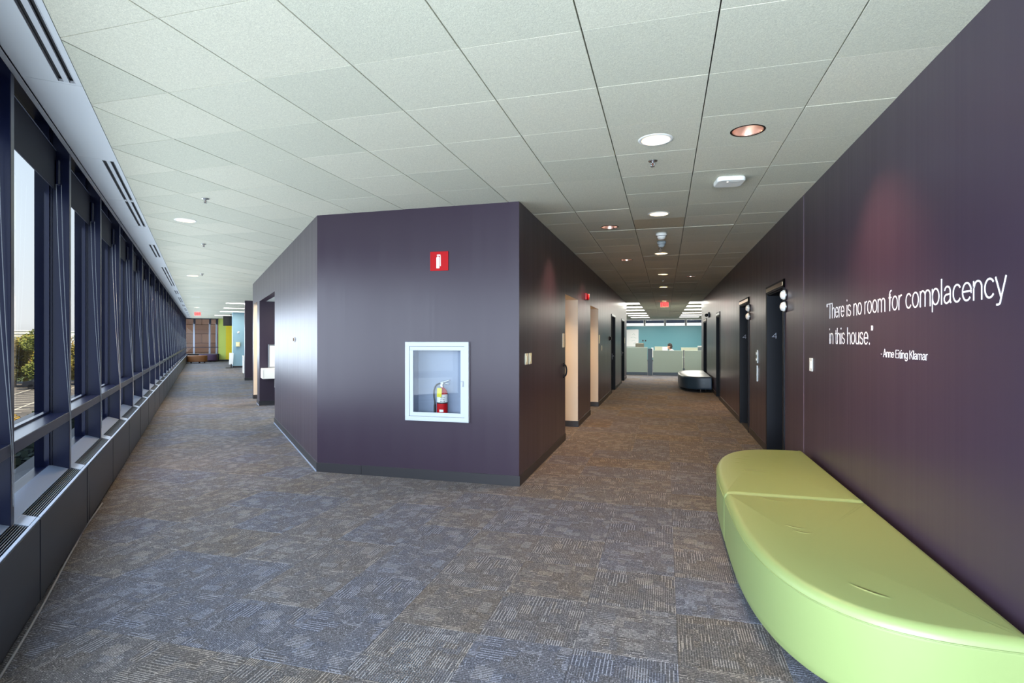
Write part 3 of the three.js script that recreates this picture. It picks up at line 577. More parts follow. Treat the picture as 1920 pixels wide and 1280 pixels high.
// letters made of strokes (cap height 1), vinyl cut
const arc = (cx, cy, rx, ry, a0, a1, n = 16) => Array.from({ length: n + 1 }, (_, i) => { const a = (a0 + (a1 - a0) * i / n) * Math.PI / 180; return [cx + rx * Math.cos(a), cy + ry * Math.sin(a)]; });
const XH = 0.70, bowl = (cx, w) => arc(cx, XH / 2, w, XH / 2, 0, 360, 30);
const GL = {
  T: [0.70, [[[0.02, 0.965], [0.68, 0.965]], [[0.35, 0.965], [0.35, 0]]]],
  h: [0.60, [[[0.08, 1], [0.08, 0]], [[0.08, 0.42], ...arc(0.31, 0.44, 0.2, 0.225, 165, 0), [0.51, 0]]]],
  e: [0.62, [[[0.07, 0.36], [0.56, 0.36], ...arc(0.315, 0.35, 0.245, 0.315, 0, 320, 26)]]],
  r: [0.36, [[[0.08, 0.68], [0.08, 0]], [[0.08, 0.40], ...arc(0.29, 0.42, 0.205, 0.24, 175, 85, 10), [0.35, 0.66]]]],
  i: [0.22, [[[0.11, 0.68], [0.11, 0]], [[0.11, 1], [0.11, 0.895]]]],
  l: [0.22, [[[0.11, 1], [0.11, 0]]]],
  s: [0.54, [[...arc(0.26, 0.51, 0.185, 0.155, 15, 235, 14), [0.33, 0.325], ...arc(0.26, 0.19, 0.195, 0.155, 55, -165, 14)]]],
  n: [0.60, [[[0.08, 0.68], [0.08, 0]], [[0.08, 0.42], ...arc(0.31, 0.44, 0.2, 0.225, 165, 0), [0.51, 0]]]],
  o: [0.63, [arc(0.315, 0.35, 0.245, 0.315, 0, 360, 30)]],
  m: [0.92, [[[0.08, 0.68], [0.08, 0]], [[0.08, 0.42], ...arc(0.27, 0.46, 0.19, 0.205, 165, 0), [0.46, 0]], [[0.46, 0.44], ...arc(0.65, 0.46, 0.19, 0.205, 170, 0), [0.84, 0]]]],
  f: [0.33, [[[0.13, 0], [0.13, 0.82], ...arc(0.27, 0.82, 0.14, 0.145, 180, 90, 8), [0.32, 0.965]], [[0.01, 0.645], [0.3, 0.645]]]],
  c: [0.57, [arc(0.31, 0.35, 0.24, 0.315, 38, 322, 24)]],
  p: [0.62, [[[0.08, 0.68], [0.08, -0.26]], arc(0.32, 0.35, 0.235, 0.315, 0, 360, 28)]],
  a: [0.58, [[...arc(0.28, 0.47, 0.185, 0.195, 165, 0, 12), [0.465, 0.1], [0.52, 0.03]], [[0.465, 0.385], [0.3, 0.36], ...arc(0.25, 0.195, 0.18, 0.165, 100, 270, 12), [0.38, 0.08], [0.465, 0.19]]]],
  y: [0.54, [[[0.03, 0.68], [0.28, 0.02]], [[0.52, 0.68], [0.27, -0.08], ...arc(0.17, -0.1, 0.09, 0.125, 0, -90, 6), [0.07, -0.225]]]],
  t: [0.31, [[[0.14, 0.87], [0.14, 0.12], ...arc(0.24, 0.13, 0.1, 0.1, 180, 270, 6), [0.29, 0.03]], [[0.01, 0.645], [0.28, 0.645]]]],
  u: [0.60, [[[0.51, 0.68], [0.51, 0]], [[0.08, 0.68], [0.08, 0.25], ...arc(0.28, 0.25, 0.2, 0.22, 180, 345), [0.51, 0.3]]]],
  g: [0.62, [arc(0.3, 0.36, 0.235, 0.305, 0, 360, 26), [[0.535, 0.68], [0.535, 0.0], ...arc(0.3, -0.02, 0.235, 0.22, 0, -155, 12)]]],
  A: [0.72, [[[0.03, 0], [0.36, 1], [0.69, 0]], [[0.15, 0.36], [0.57, 0.36]]]],
  E: [0.66, [[[0.62, 0.965], [0.1, 0.965], [0.1, 0.035], [0.63, 0.035]], [[0.1, 0.51], [0.58, 0.51]]]],
  K: [0.72, [[[0.1, 1], [0.1, 0]], [[0.66, 1], [0.1, 0.4]], [[0.29, 0.6], [0.69, 0]]]],
  '.': [0.26, [[[0.13, 0.11], [0.13, 0]]]], '-': [0.36, [[[0.05, 0.36], [0.31, 0.36]]]],
  '“': [0.34, [[[0.10, 0.78], [0.07, 0.9], [0.11, 1]], [[0.24, 0.78], [0.21, 0.9], [0.25, 1]]]],
  '”': [0.34, [[[0.12, 1], [0.14, 0.88], [0.1, 0.76]], [[0.26, 1], [0.28, 0.88], [0.24, 0.76]]]],
  ' ': [0.30, []],
};
function stroke(path, w, t) {              // a flat ribbon of width w and thickness t along a path
  const closed = Math.hypot(path[0][0] - path.at(-1)[0], path[0][1] - path.at(-1)[1]) < 1e-6, p = closed ? path.slice(0, -1) : path, n = p.length, L = [], R = [];
  for (let i = 0; i < n; i++) {
    const a = p[(i - 1 + n) % n], b = p[i], c = p[(i + 1) % n];
    let d0 = [b[0] - a[0], b[1] - a[1]], d1 = [c[0] - b[0], c[1] - b[1]];
    if (!closed && i === 0) d0 = d1; if (!closed && i === n - 1) d1 = d0;
    const l0 = Math.hypot(...d0) || 1, l1 = Math.hypot(...d1) || 1; let nx = -(d0[1] / l0 + d1[1] / l1), ny = d0[0] / l0 + d1[0] / l1; const l = Math.hypot(nx, ny) || 1; nx /= l; ny /= l;
    const k = w / 2 / Math.max(0.45, nx * -d1[1] / l1 + ny * d1[0] / l1);
    L.push([b[0] + nx * k, b[1] + ny * k]); R.push([b[0] - nx * k, b[1] - ny * k]);
  }
  if (closed) { const sh = new THREE.Shape(R.map((q) => new THREE.Vector2(...q))); sh.holes.push(new THREE.Path(L.map((q) => new THREE.Vector2(...q)).reverse())); return new THREE.ExtrudeGeometry(sh, { depth: t, bevelEnabled: false }); }
  const gs = [];
  for (let i = 0; i < n - 1; i++) gs.push(new THREE.ExtrudeGeometry(new THREE.Shape([R[i], R[i + 1], L[i + 1], L[i]].map((q) => new THREE.Vector2(...q))), { depth: t, bevelEnabled: false }));
  return join(gs);
}
function lettering(text, x0, x1, base, cap, label, weight = 0.064) {     // along the right wall, read towards +z
  const g = thing('wall_lettering', label, 'lettering', [XR, base, x0], -Math.PI / 2);
  const adv = [...text].reduce((a, ch) => a + GL[ch][0], 0) * cap, k = (x1 - x0) / adv; let u = 0;
  for (const ch of text) {
    const [a, paths] = GL[ch];
    if (paths.length) put('letter', paths.map((p) => stroke(p.map(([x, y]) => [x * cap * k, y * cap]), weight * cap, 0.0012)).map((q) => q.translate(u, 0, 0.0002)), M.letter, g);
    u += a * cap * k;
  }
}
lettering('“There is no room for complacency', -5.30, -2.70, 1.719, 0.129, 'first line of white thin wall lettering, There is no room for complacency');
lettering('in this house.”', -5.22, -4.19, 1.507, 0.129, 'second line of white thin wall lettering, in this house, with closing quotes');
lettering('- Anne Eiting Klamar', -4.06, -3.40, 1.432, 0.049, 'small white wall lettering with the author line under the quotation', 0.078);

// ------------------------------------------------------------------ things on the walls
function switchPlate(name, pos, turn, w, h, label, cat, mat = M.plate, rocker = true) {
  const l = thing(name, label, cat, pos, turn);
  put('plate', rbox(w, h, 0.008, 0, 0, 0.004, 0.004), mat, l);
  if (rocker) put('rocker', rbox(w * 0.42, h * 0.55, 0.008, 0, 0, 0.009, 0.003), mat, l);
  return l;
}
switchPlate('switch_plate', [XR, 1.304, -5.805], -Math.PI / 2, 0.1, 0.125, 'white light switch plate on the purple wall, left below the quotation', 'light switch', M.whitePlastic);
switchPlate('switch_plate', [XL, 1.328, -5.897], Math.PI / 2, 0.115, 0.125, 'wider pale switch plate near the corner of the left corridor wall', 'light switch');
switchPlate('switch_plate', [XL, 1.326, -6.07], Math.PI / 2, 0.115, 0.125, 'second pale switch plate, just right of the one by the corner', 'light switch');
switchPlate('room_sign', [XL, 1.528, -8.2], Math.PI / 2, 0.15, 0.21, 'pale room sign before the first cream alcove of the corridor', 'sign', M.plate, false);
switchPlate('room_sign', [XL, 1.545, -12.9], Math.PI / 2, 0.18, 0.2, 'pale room sign just past the second cream alcove', 'sign', M.plate, false);
switchPlate('switch_plate', [XL, 1.335, -13.4], Math.PI / 2, 0.12, 0.12, 'small pale switch plate past the second alcove, lower than the sign', 'light switch');
switchPlate('room_sign', [XL, 1.5, -21.3], Math.PI / 2, 0.2, 0.22, 'pale room sign at the far end of the left corridor wall', 'sign', M.plate, false);
switchPlate('thermostat', G(8.54, RD, 1.54), -Math.PI / 4, 0.09, 0.075, 'small square thermostat with a brown face on the bright gallery wall', 'thermostat', M.whitePlastic, false).add((() => { const m = new THREE.Mesh(join(rbox(0.05, 0.05, 0.02, 0.012, 0, 0.012, 0.004)), std(0x6f5a4a, 0.5)); m.name = 'dial'; m.castShadow = m.receiveShadow = true; return m; })());
{ // D-shaped pull by the first alcove
  const l = thing('wall_grab_handle', 'dark curved grab handle beside the first cream alcove of the corridor', 'handle', [XL, 1.075, -8.2], Math.PI / 2);
  put('grip', tube([[0, -0.085, 0.0], [0, -0.08, 0.03], [0, 0, 0.05], [0, 0.08, 0.03], [0, 0.085, 0.0]], 0.012, 24, 10), M.elevatorFrame, l);
  put('mount', [cyl(0.026, 0.026, 0.012, 0, 0, 0, 16).rotateX(Math.PI / 2).translate(0, 0.085, 0.006), cyl(0.026, 0.026, 0.012, 0, 0, 0, 16).rotateX(Math.PI / 2).translate(0, -0.085, 0.006)], M.elevatorFrame, l);
}
{
  const l = thing('door_knob_guard', 'dark round wall button beside the first dark door on the left', 'button', [XL, 1.57, -15.3], Math.PI / 2);
  put('plate', cyl(0.07, 0.07, 0.012, 0, 0, 0, 20).rotateX(Math.PI / 2).translate(0, 0, 0.006), M.base, l);
  put('button', cyl(0.035, 0.05, 0.05, 0, 0, 0, 20).rotateX(Math.PI / 2).translate(0, 0, 0.036), M.blackPlastic, l);
}
{ // fire alarm strobe
  const l = thing('fire_alarm_strobe', 'red fire alarm horn strobe high on the left corridor wall', 'fire alarm', [XL, 2.357, -10.5], Math.PI / 2);
  put('back_box', rbox(0.13, 0.13, 0.05, 0, 0, 0.025, 0.01), M.redDark, l);
  put('horn', lathe([[0, 0], [0.056, 0], [0.052, 0.03], [0, 0.036]], 24).rotateX(Math.PI / 2).translate(0, -0.01, 0.05), M.red, l);
  put('strobe_lens', rbox(0.035, 0.07, 0.03, 0.035, 0.02, 0.075, 0.01), std(0xd9d3d0, 0.2), l);
}
{
  const l = thing('wall_strobe', 'white wall strobe at the right edge, above the quotation', 'fire alarm', [XR, 2.408, -2.44], -Math.PI / 2);
  put('housing', rbox(0.14, 0.05, 0.03, 0, 0, 0.015, 0.01), M.whitePlastic, l); put('strobe_lens', rbox(0.1, 0.03, 0.014, 0, 0, 0.03, 0.006), std(0xb9b9b4, 0.2), l);
}
{ // black dome camera far on the right wall
  const l = thing('security_camera', 'small black camera high on the right wall, near the corridor end', 'camera', [XR, 2.31, -18.3], -Math.PI / 2);
  put('bracket', rbox(0.1, 0.16, 0.05, 0, 0, 0.025, 0.01), M.blackPlastic, l);
  put('body', new THREE.CapsuleGeometry(0.055, 0.08, 6, 16).rotateZ(Math.PI / 2).translate(0, -0.01, 0.09), M.blackPlastic, l);
}
// lift lanterns: two domes, one over the other
[[-6.94, 'nearer'], [-9.75, 'farther']].forEach(([z, w]) => [[2.055, 'upper'], [1.92, 'lower']].forEach(([y, v]) => {
  const l = thing('lift_lantern', `white round lift lantern, ${v} of the pair beside the ${w} lift`, 'lift lantern', [XR, y, z], -Math.PI / 2);
  put('collar', lathe([[0, 0], [0.062, 0], [0.062, 0.014], [0.054, 0.02], [0, 0.02]], 28).rotateX(Math.PI / 2), M.steel, l);
  put('dome', lathe([[0.055, 0.016], [0.056, 0.03], [0.044, 0.052], [0.022, 0.064], [0, 0.067]], 28).rotateX(Math.PI / 2), std(0xe9ebe8, 0.25), l);
}));
{
  const l = thing('lift_call_panel', 'pale metal lift call panel between the two lift doors', 'call panel', [XR, 1.285, -8.99], -Math.PI / 2);
  put('plate', rbox(0.12, 0.2, 0.01, 0, 0, 0.005, 0.004), M.steel, l);
  for (const y of [0.045, -0.045]) put('call_button', cyl(0.022, 0.022, 0.012, 0, 0, 0, 20).rotateX(Math.PI / 2).translate(0, y, 0.014), M.whitePlastic, l);
  const k = thing('slim_wall_rail', 'thin vertical metal strip on the wall below the lift call panel', 'rail', [XR, 1.03, -8.99], -Math.PI / 2);
  put('strip', rbox(0.035, 0.24, 0.012, 0, 0, 0.006, 0.004), M.steel, k); put('keyhole', cyl(0.009, 0.009, 0.006, 0, 0, 0, 14).rotateX(Math.PI / 2).translate(0, 0.1, 0.013), M.blackPlastic, k);
}
// floor number 4 on the far jambs of both lifts
[[-8.12, 'nearer', 1.425], [-10.92, 'farther', 1.41]].forEach(([z, w, x]) => {
  const l = thing('floor_number', `small pale floor number 4 on the dark jamb of the ${w} lift`, 'sign', [x, 1.555, z], 0);
  put('digit', [stroke([[0.018, 0], [0.018, 0.07], [-0.026, 0.022], [0.03, 0.022]], 0.009, 0.003)], std(0x8b93a4, 0.4), l);
  put('plate', rbox(0.1, 0.13, 0.003, 0.005, 0.04, -0.0018, 0.001), M.elevator, l);
});
{ // red extinguisher sign
  const l = thing('extinguisher_sign', 'square red sign with a white fire extinguisher pictogram', 'sign', [-2.381, 2.4, ZF]);
  put('plate', rbox(0.213, 0.211, 0.008, 0, 0, 0.004, 0.004), M.red, l);
  const s = (pts) => new THREE.ExtrudeGeometry(new THREE.Shape(pts.map((p) => new THREE.Vector2(...p))), { depth: 0.0015, bevelEnabled: false }).translate(0, 0, 0.008);
  put('pictogram', [s([[-0.032, -0.078], [0.004, -0.078], [0.004, 0.035], [0.0, 0.045], [-0.006, 0.05], [-0.022, 0.05], [-0.028, 0.045], [-0.032, 0.035]]), s([[-0.018, 0.048], [-0.01, 0.048], [-0.01, 0.06], [-0.018, 0.06]]), s([[-0.03, 0.066], [-0.014, 0.072], [0.014, 0.07], [0.018, 0.058], [0.02, -0.055], [0.009, -0.055], [0.009, 0.054], [0.004, 0.058], [-0.02, 0.058]])], M.whitePlastic, l);
}
{ // extinguisher cabinet let into the wall, and the extinguisher inside
  const l = thing('extinguisher_cabinet', 'white metal fire extinguisher cabinet with a glazed door, set in the dark wall', 'cabinet', [0, 0, ZF]);
  const fr = (x0, x1, y0, y1, w, z0, z1) => [rbox(x1 - x0, w, z1 - z0, (x0 + x1) / 2, y1 - w / 2, (z0 + z1) / 2, 0.004), rbox(x1 - x0, w, z1 - z0, (x0 + x1) / 2, y0 + w / 2, (z0 + z1) / 2, 0.004), rbox(w, y1 - y0 - 2 * w + 0.004, z1 - z0 - 0.0008, x0 + w / 2, (y0 + y1) / 2, (z0 + z1) / 2, 0.002), rbox(w, y1 - y0 - 2 * w + 0.004, z1 - z0 - 0.0008, x1 - w / 2, (y0 + y1) / 2, (z0 + z1) / 2, 0.002)];
  const wm = std(0xbcc4ce, 0.4);
  put('frame', fr(-2.777, -2.03, 0.648, 1.517, 0.05, 0.001, 0.036), wm, l);
  put('tub', [span(-2.729, -2.091, 0.701, 1.459, -0.2, -0.19), span(-2.729, -2.72, 0.701, 1.459, -0.2, 0), span(-2.1, -2.091, 0.701, 1.459, -0.2, 0), span(-2.729, -2.091, 0.701, 0.71, -0.2, 0), span(-2.729, -2.091, 1.45, 1.459, -0.2, 0)], std(0x8d97ab, 0.5), l);
  const d = put('door', fr(-2.726, -2.081, 0.70, 1.465, 0.043, 0.006, 0.03), wm, l);
  put('pane', new THREE.PlaneGeometry(0.57, 0.695).translate(-2.405, 1.0825, 0.018), M.cabinetGlass, d);
  put('latch', [rbox(0.012, 0.06, 0.012, -2.098, 1.063, 0.038, 0.003), rbox(0.02, 0.012, 0.012, -2.105, 1.092, 0.038, 0.003)], M.steel, d);
  const e = thing('fire_extinguisher', 'red fire extinguisher with a silver handle, white label and yellow tag', 'fire extinguisher', [-2.392, 0.711, ZF - 0.105]);
  put('cylinder', lathe([[0, 0], [0.05, 0], [0.058, 0.006], [0.06, 0.02], [0.06, 0.225], [0.055, 0.255], [0.035, 0.285], [0.016, 0.295], [0.016, 0.305], [0, 0.305]], 36), M.red, e);
  put('label', lathe([[0.0604, 0.135], [0.0608, 0.137], [0.0608, 0.222], [0.0604, 0.224]], 36), std(0xe2e2de, 0.5), e);
  put('emblem', new THREE.CylinderGeometry(0.0607, 0.0607, 0.026, 24, 1, true, -0.15, 0.75).translate(0, 0.045, 0), std(0xe2e2de, 0.5), e);
  const dots = []; for (let k = 0; k < 14; k++) dots.push(new THREE.CylinderGeometry(0.0612, 0.0612, k % 3 ? 0.007 : 0.013, 6, 1, true, 0.05 + (k % 4) * 0.23, 0.12).translate(0, 0.148 + (k >> 2) * 0.02, 0));
  put('label_print', dots, M.blackPlastic, e);
  put('band', lathe([[0.0605, 0.122], [0.0622, 0.124], [0.0622, 0.134], [0.0605, 0.136]], 36), M.blackPlastic, e);
  put('valve', [cyl(0.017, 0.019, 0.035, 0, 0.32, 0, 20), rbox(0.05, 0.02, 0.022, -0.005, 0.345, 0, 0.004)], M.steel, e);
  put('handle', [tube([[-0.02, 0.352, 0], [0.03, 0.362, 0.006], [0.095, 0.382, 0.012]], 0.0075, 12, 8), tube([[-0.015, 0.343, 0], [0.03, 0.345, 0.006], [0.085, 0.338, 0.012]], 0.006, 12, 8)], M.chrome, e);
  put('gauge', cyl(0.014, 0.014, 0.01, 0, 0, 0, 20).rotateX(Math.PI / 2).translate(0, 0.322, 0.022), M.whitePlastic, e);
  put('hose', tube([[-0.02, 0.345, 0.01], [-0.06, 0.325, 0.02], [-0.086, 0.27, 0.025], [-0.086, 0.2, 0.03], [-0.075, 0.14, 0.035], [-0.072, 0.1, 0.035]], 0.009, 30, 8), M.blackPlastic, e);
  put('nozzle', tube([[-0.072, 0.11, 0.035], [-0.073, 0.06, 0.035], [-0.074, 0.015, 0.035]], 0.014, 10, 10), M.blackPlastic, e);
  put('inspection_tag', rbox(0.055, 0.1, 0.002, -0.022, 0.245, 0.066, 0.001).rotateZ(-0.06), std(0xd9cf2a, 0.6), e);
  put('pull_pin', new THREE.TorusGeometry(0.013, 0.0022, 6, 18).translate(0.03, 0.335, 0.02), M.steel, e);
}
// exit signs
function exitSign(pos, turn, label) {
  const l = thing('exit_sign', label, 'exit sign', pos, turn);
  put('housing', rbox(0.32, 0.2, 0.045, 0, -0.115, 0, 0.008), M.whitePlastic, l);
  put('canopy', rbox(0.12, 0.016, 0.07, 0, -0.008, 0, 0.004), M.whitePlastic, l);
  const f = [], put1 = (paths, x) => paths.forEach((p) => f.push(stroke(p.map(([a, b]) => [a * 0.13 + x, b * 0.13 - 0.18]), 0.02, 0.004).translate(0, 0, 0.023)));
  put1([[[0.4, 1], [0, 1], [0, 0], [0.4, 0]], [[0, 0.5], [0.36, 0.5]]], -0.13); put1([[[0, 1], [0.46, 0]], [[0.46, 1], [0, 0]]], -0.058); put1([[[0, 1], [0, 0]]], 0.03); put1([[[0, 1], [0.5, 1]], [[0.25, 1], [0.25, 0]]], 0.06);
  put('sign_letters', f, M.exit, l);
  put('sign_face', rbox(0.3, 0.17, 0.003, 0, -0.115, 0.0232, 0.001), std(0xff8a84, 0.5, { emissive: new THREE.Color(1, 0.12, 0.1), emissiveIntensity: 0.55 }), l);
  const p = new THREE.PointLight(0xff2a20, 0.04); p.position.set(0, -0.12, 0.08); p.shadow.radius = 4; l.add(p);
}
exitSign([-0.02, CEIL, -22.05], 0, 'glowing red exit sign hanging at the end of the corridor ceiling');
exitSign(G(33.5, -0.16, CEIL), Math.PI / 4, 'glowing red exit sign hanging far down the gallery ceiling');

// ------------------------------------------------------------------ upholstered benches
const creases = (() => { // soft folds of the cover, as relief only
  const w = 512, h = 1536, a = new Float32Array(w * h), lines = [[0.25, 0.52, 0.42, 0.545, 5], [0.2, 0.30, 0.45, 0.307, 6], [0.3, 0.69, 0.4, 0.7, 4], [0.33, 0.715, 0.42, 0.72, 4], [0.42, 0.9, 0.56, 0.93, 4], [0.2, 0.215, 0.31, 0.222, 4], [0.22, 0.165, 0.36, 0.178, 5], [0.24, 0.155, 0.34, 0.165, 4], [0.3, 0.13, 0.38, 0.136, 3]];
  for (const [x0, y0, x1, y1, r] of lines) for (let t = 0; t <= 1; t += 0.002) {
    const cx = (x0 + (x1 - x0) * t) * w, cy = (y0 + (y1 - y0) * t + 0.004 * Math.sin(t * 3)) * h, amp = Math.sin(Math.PI * t), R = r * 3;
    for (let y = Math.max(0, cy - R | 0); y < Math.min(h, cy + R); y++) for (let x = Math.max(0, cx - R | 0); x < Math.min(w, cx + R); x++) { const d = ((x - cx) ** 2 + (y - cy) ** 2) / (r * r); a[y * w + x] = Math.max(a[y * w + x], amp * Math.exp(-d)); }
  }
  return data(w, h, (x, y) => { const v = 60 + a[y * w + x] * 190; return [v, v, v]; });
})();
creases.wrapS = creases.wrapT = THREE.ClampToEdgeWrapping;
function smoothPoly(pts, r, n = 5) {
  const out = [];
  pts.forEach((p, i) => {
    const a = pts[(i - 1 + pts.length) % pts.length], b = pts[(i + 1) % pts.length], la = Math.hypot(a[0] - p[0], a[1] - p[1]), lb = Math.hypot(b[0] - p[0], b[1] - p[1]);
    const dot = ((a[0] - p[0]) * (b[0] - p[0]) + (a[1] - p[1]) * (b[1] - p[1])) / la / lb;
    if (dot < -0.8) { out.push(p); return; }
    const q = Math.min(r, la * 0.45, lb * 0.45), A = [p[0] + (a[0] - p[0]) / la * q, p[1] + (a[1] - p[1]) / la * q], B = [p[0] + (b[0] - p[0]) / lb * q, p[1] + (b[1] - p[1]) / lb * q];
    for (let k = 0; k <= n; k++) { const t = k / n; out.push([A[0] * (1 - t) ** 2 + 2 * p[0] * t * (1 - t) + B[0] * t * t, A[1] * (1 - t) ** 2 + 2 * p[1] * t * (1 - t) + B[1] * t * t]); }
  });
  return out;
}
function cushion(outline, y0, y1, edge) {       // closed upholstered drum: battered sides, rolled edge, crowned top
  const n = outline.length, signed = outline.reduce((a, q, i) => { const m = outline[(i + 1) % n]; return a + q[0] * m[1] - m[0] * q[1]; }, 0), sg = signed > 0 ? 1 : -1;
  const nor = outline.map((p, i) => { const a = outline[(i - 1 + n) % n], b = outline[(i + 1) % n], dx = b[0] - a[0], dz = b[1] - a[1], l = Math.hypot(dx, dz) || 1; return [sg * dz / l, -sg * dx / l]; });
  const c = outline.reduce((a, p) => [a[0] + p[0] / n, a[1] + p[1] / n], [0, 0]);
  const rings = [[0.02, y0], [0.006, y0 + 0.012], [0, y0 + 0.05], [0, y1 - edge * 1.25], [0.002, y1 - edge * 0.95]];
  for (let k = 1; k <= 8; k++) { const t = k / 8 * Math.PI / 2; rings.push([0.003 + edge * (1 - Math.cos(t)), y1 - edge * (1 - Math.sin(t)) ]); }
  const pos = [], idx = [];
  for (const [d, y] of rings) outline.forEach((p, i) => pos.push(p[0] - nor[i][0] * d, y, p[1] - nor[i][1] * d));
  const last = rings.at(-1), inner = outline.map((p, i) => [p[0] - nor[i][0] * last[0], p[1] - nor[i][1] * last[0]]);
  const steps = 8; for (let k = 1; k <= steps; k++) { const t = k / steps; inner.forEach((p) => pos.push(p[0] + (c[0] - p[0]) * t, last[1] + 0.012 * (1 - (1 - t) ** 2.5), p[1] + (c[1] - p[1]) * t)); }
  const R = rings.length + steps;
  for (let k = 0; k < R - 1; k++) for (let i = 0; i < n; i++) { const a = k * n + i, b = k * n + (i + 1) % n, d = a + n, e = b + n; sg > 0 ? idx.push(a, d, b, b, d, e) : idx.push(a, b, d, b, e, d); }
  const bc = pos.length / 3; pos.push(c[0], y0, c[1]); for (let i = 0; i < n; i++) sg > 0 ? idx.push(bc, i, (i + 1) % n) : idx.push(bc, (i + 1) % n, i);
  const g = new THREE.BufferGeometry(); g.setAttribute('position', new THREE.Float32BufferAttribute(pos, 3)); g.setIndex(idx); g.computeVertexNormals();
  return { g, edge: outline.map((p, i) => [p[0] - nor[i][0] * 0.001, y1 - edge * 0.95, p[1] - nor[i][1] * 0.001]) };
}
function benchUV(g, L) { const p = g.attributes.position, uv = new Float32Array(p.count * 2); for (let i = 0; i < p.count; i++) { uv[2 * i] = (p.getX(i) + 0.9) / 0.9; uv[2 * i + 1] = (p.getZ(i) + L) / (2 * L); } g.setAttribute('uv', new THREE.BufferAttribute(uv, 2)); return g; }
function dBench(name, label, pos, seat, L = 1.78, D = 0.9) {   // origin on the floor at the wall side, long axis along z, two halves
  const b = thing(name, label, 'bench', pos);
  for (const h of [1, -1]) {
    const o = [];
    for (let k = 0; k <= 40; k++) { const t = k / 40, z = 1 - (1 - t) ** 1.8, q = 3.4; o.push([-D * Math.pow(Math.max(0, 1 - z ** q), 1 / q), 0.006 + z * (L - 0.006)]); }
    const poly = smoothPoly([...o.map(([x, z]) => [x, h * z]), [0, h * 0.006]], 0.03);
    const { g, edge } = cushion(poly, 0.09, 0.46, 0.045);
    const m = put('seat_half', benchUV(g, L), seat, b, true);
    put('piping', new THREE.TubeGeometry(new THREE.CatmullRomCurve3(edge.map((p) => new THREE.Vector3(...p)), true), 160, 0.003, 5), seat, m);
    for (const [x, z] of [[-0.14, 0.2], [-0.14, 1.3], [-0.7, 0.3], [-0.62, 1.2], [-0.3, 1.55]]) put('leg', cyl(0.025, 0.022, 0.092, x, 0.046, h * z, 20), M.chrome, b);
  }
  return b;
}
const vinyl = (c, r = 0.42, sheen = 0) => new THREE.MeshPhysicalMaterial({ color: c, roughness: r, bumpMap: creases, bumpScale: 0.008, sheen, sheenRoughness: 0.4, sheenColor: new THREE.Color(0xffffff) });
dBench('upholstered_bench', 'long lime green upholstered D-shaped bench in two halves against the purple wall', [1.303, 0, -4.17], vinyl(0x7d8c58));
dBench('upholstered_bench', 'dark blue upholstered D-shaped bench with chrome legs at the corridor end', [1.303, 0, -18.55], vinyl(0x2a3f54, 0.34));
function roundBench(label, pos, turn, rx, rz, mat) {
  const b = thing('round_bench', label, 'bench', pos, turn), o = [];
  for (let k = 0; k < 56; k++) { const a = k / 56 * Math.PI * 2, c = Math.cos(a), s = Math.sin(a); o.push([Math.sign(c) * Math.abs(c) ** 0.7 * rx, Math.sign(s) * Math.abs(s) ** 0.8 * rz]); }
  put('seat', cushion(o, 0.09, 0.5, 0.05).g, mat, b);
  for (let k = 0; k < 5; k++) { const a = 0.35 + k / 5 * Math.PI * 2; put('leg', cyl(0.035, 0.03, 0.094, Math.cos(a) * rx * 0.72, 0.047, Math.sin(a) * rz * 0.72, 16), M.base, b); }
}
roundBench('brown upholstered oval bench at the end of the gallery, by the windows', G(41.0, -0.22), GROT, 0.5, 0.58, std(0x6d4420, 0.5));
roundBench('dark purple upholstered oval bench behind the brown one', G(43.1, 0.42), GROT, 0.45, 0.58, std(0x4a3550, 0.5));

// ------------------------------------------------------------------ open office at the end of the corridor
{
  // teal wall with a strip of high windows above it
  const z = -40;
  struct('wall_teal', span(-8, 5.2, -0.01, 2.47, z - 0.2, z), M.teal);
  const wn = structGroup('window_40', [0, 0, z]);
  const xs = [-6.95, -5.56, -4.17, -2.78, -1.39, 0, 1.39, 2.78, 4.17];
  put('head', span(-8, 5.2, 2.9, CEIL + 0.4, -0.2, 0.0), M.whitePlastic, wn);
  put('sill', span(-8, 5.2, 2.465, 2.485, -0.2, 0.02), M.whitePlastic, wn);
  for (const x of xs) put('mullion', span(x - 0.03, x + 0.03, 2.47, 2.9, -0.12, -0.0), M.frameDark, wn);
  xs.slice(0, -1).forEach((x, i) => {
    put('sash', [span(x + 0.03, x + 0.07, 2.485, 2.9, -0.1, -0.02), span(xs[i + 1] - 0.07, xs[i + 1] - 0.03, 2.485, 2.9, -0.1, -0.02)], M.whitePlastic, wn);
    put('pane', new THREE.PlaneGeometry(xs[i + 1] - x - 0.12, 0.41).translate((x + xs[i + 1]) / 2, 2.69, -0.08), M.glass, wn);
    const b = thing('office_blind', `blue-grey blind half drawn over the high office window, ${ORD[i]} from the left`, 'blind', [(x + xs[i + 1]) / 2, 2.88, z + 0.012]);
    put('cloth', rbox(1.24, 0.17 + 0.02 * (i % 2), 0.006, 0, -0.09, 0, 0.002), std(0x53607c, 0.8), b); put('rail', rbox(1.24, 0.018, 0.014, 0, -0.185, 0, 0.004), M.frameDark, b);
  });
  outer('wall_office_rear_left', [-8, -41], [-8, -39.9], -0.3, CEIL + 0.4, M.office);
  struct('baseboard_office', span(-8, 5.2, 0, 0.1, z, z + 0.012), M.base);
}
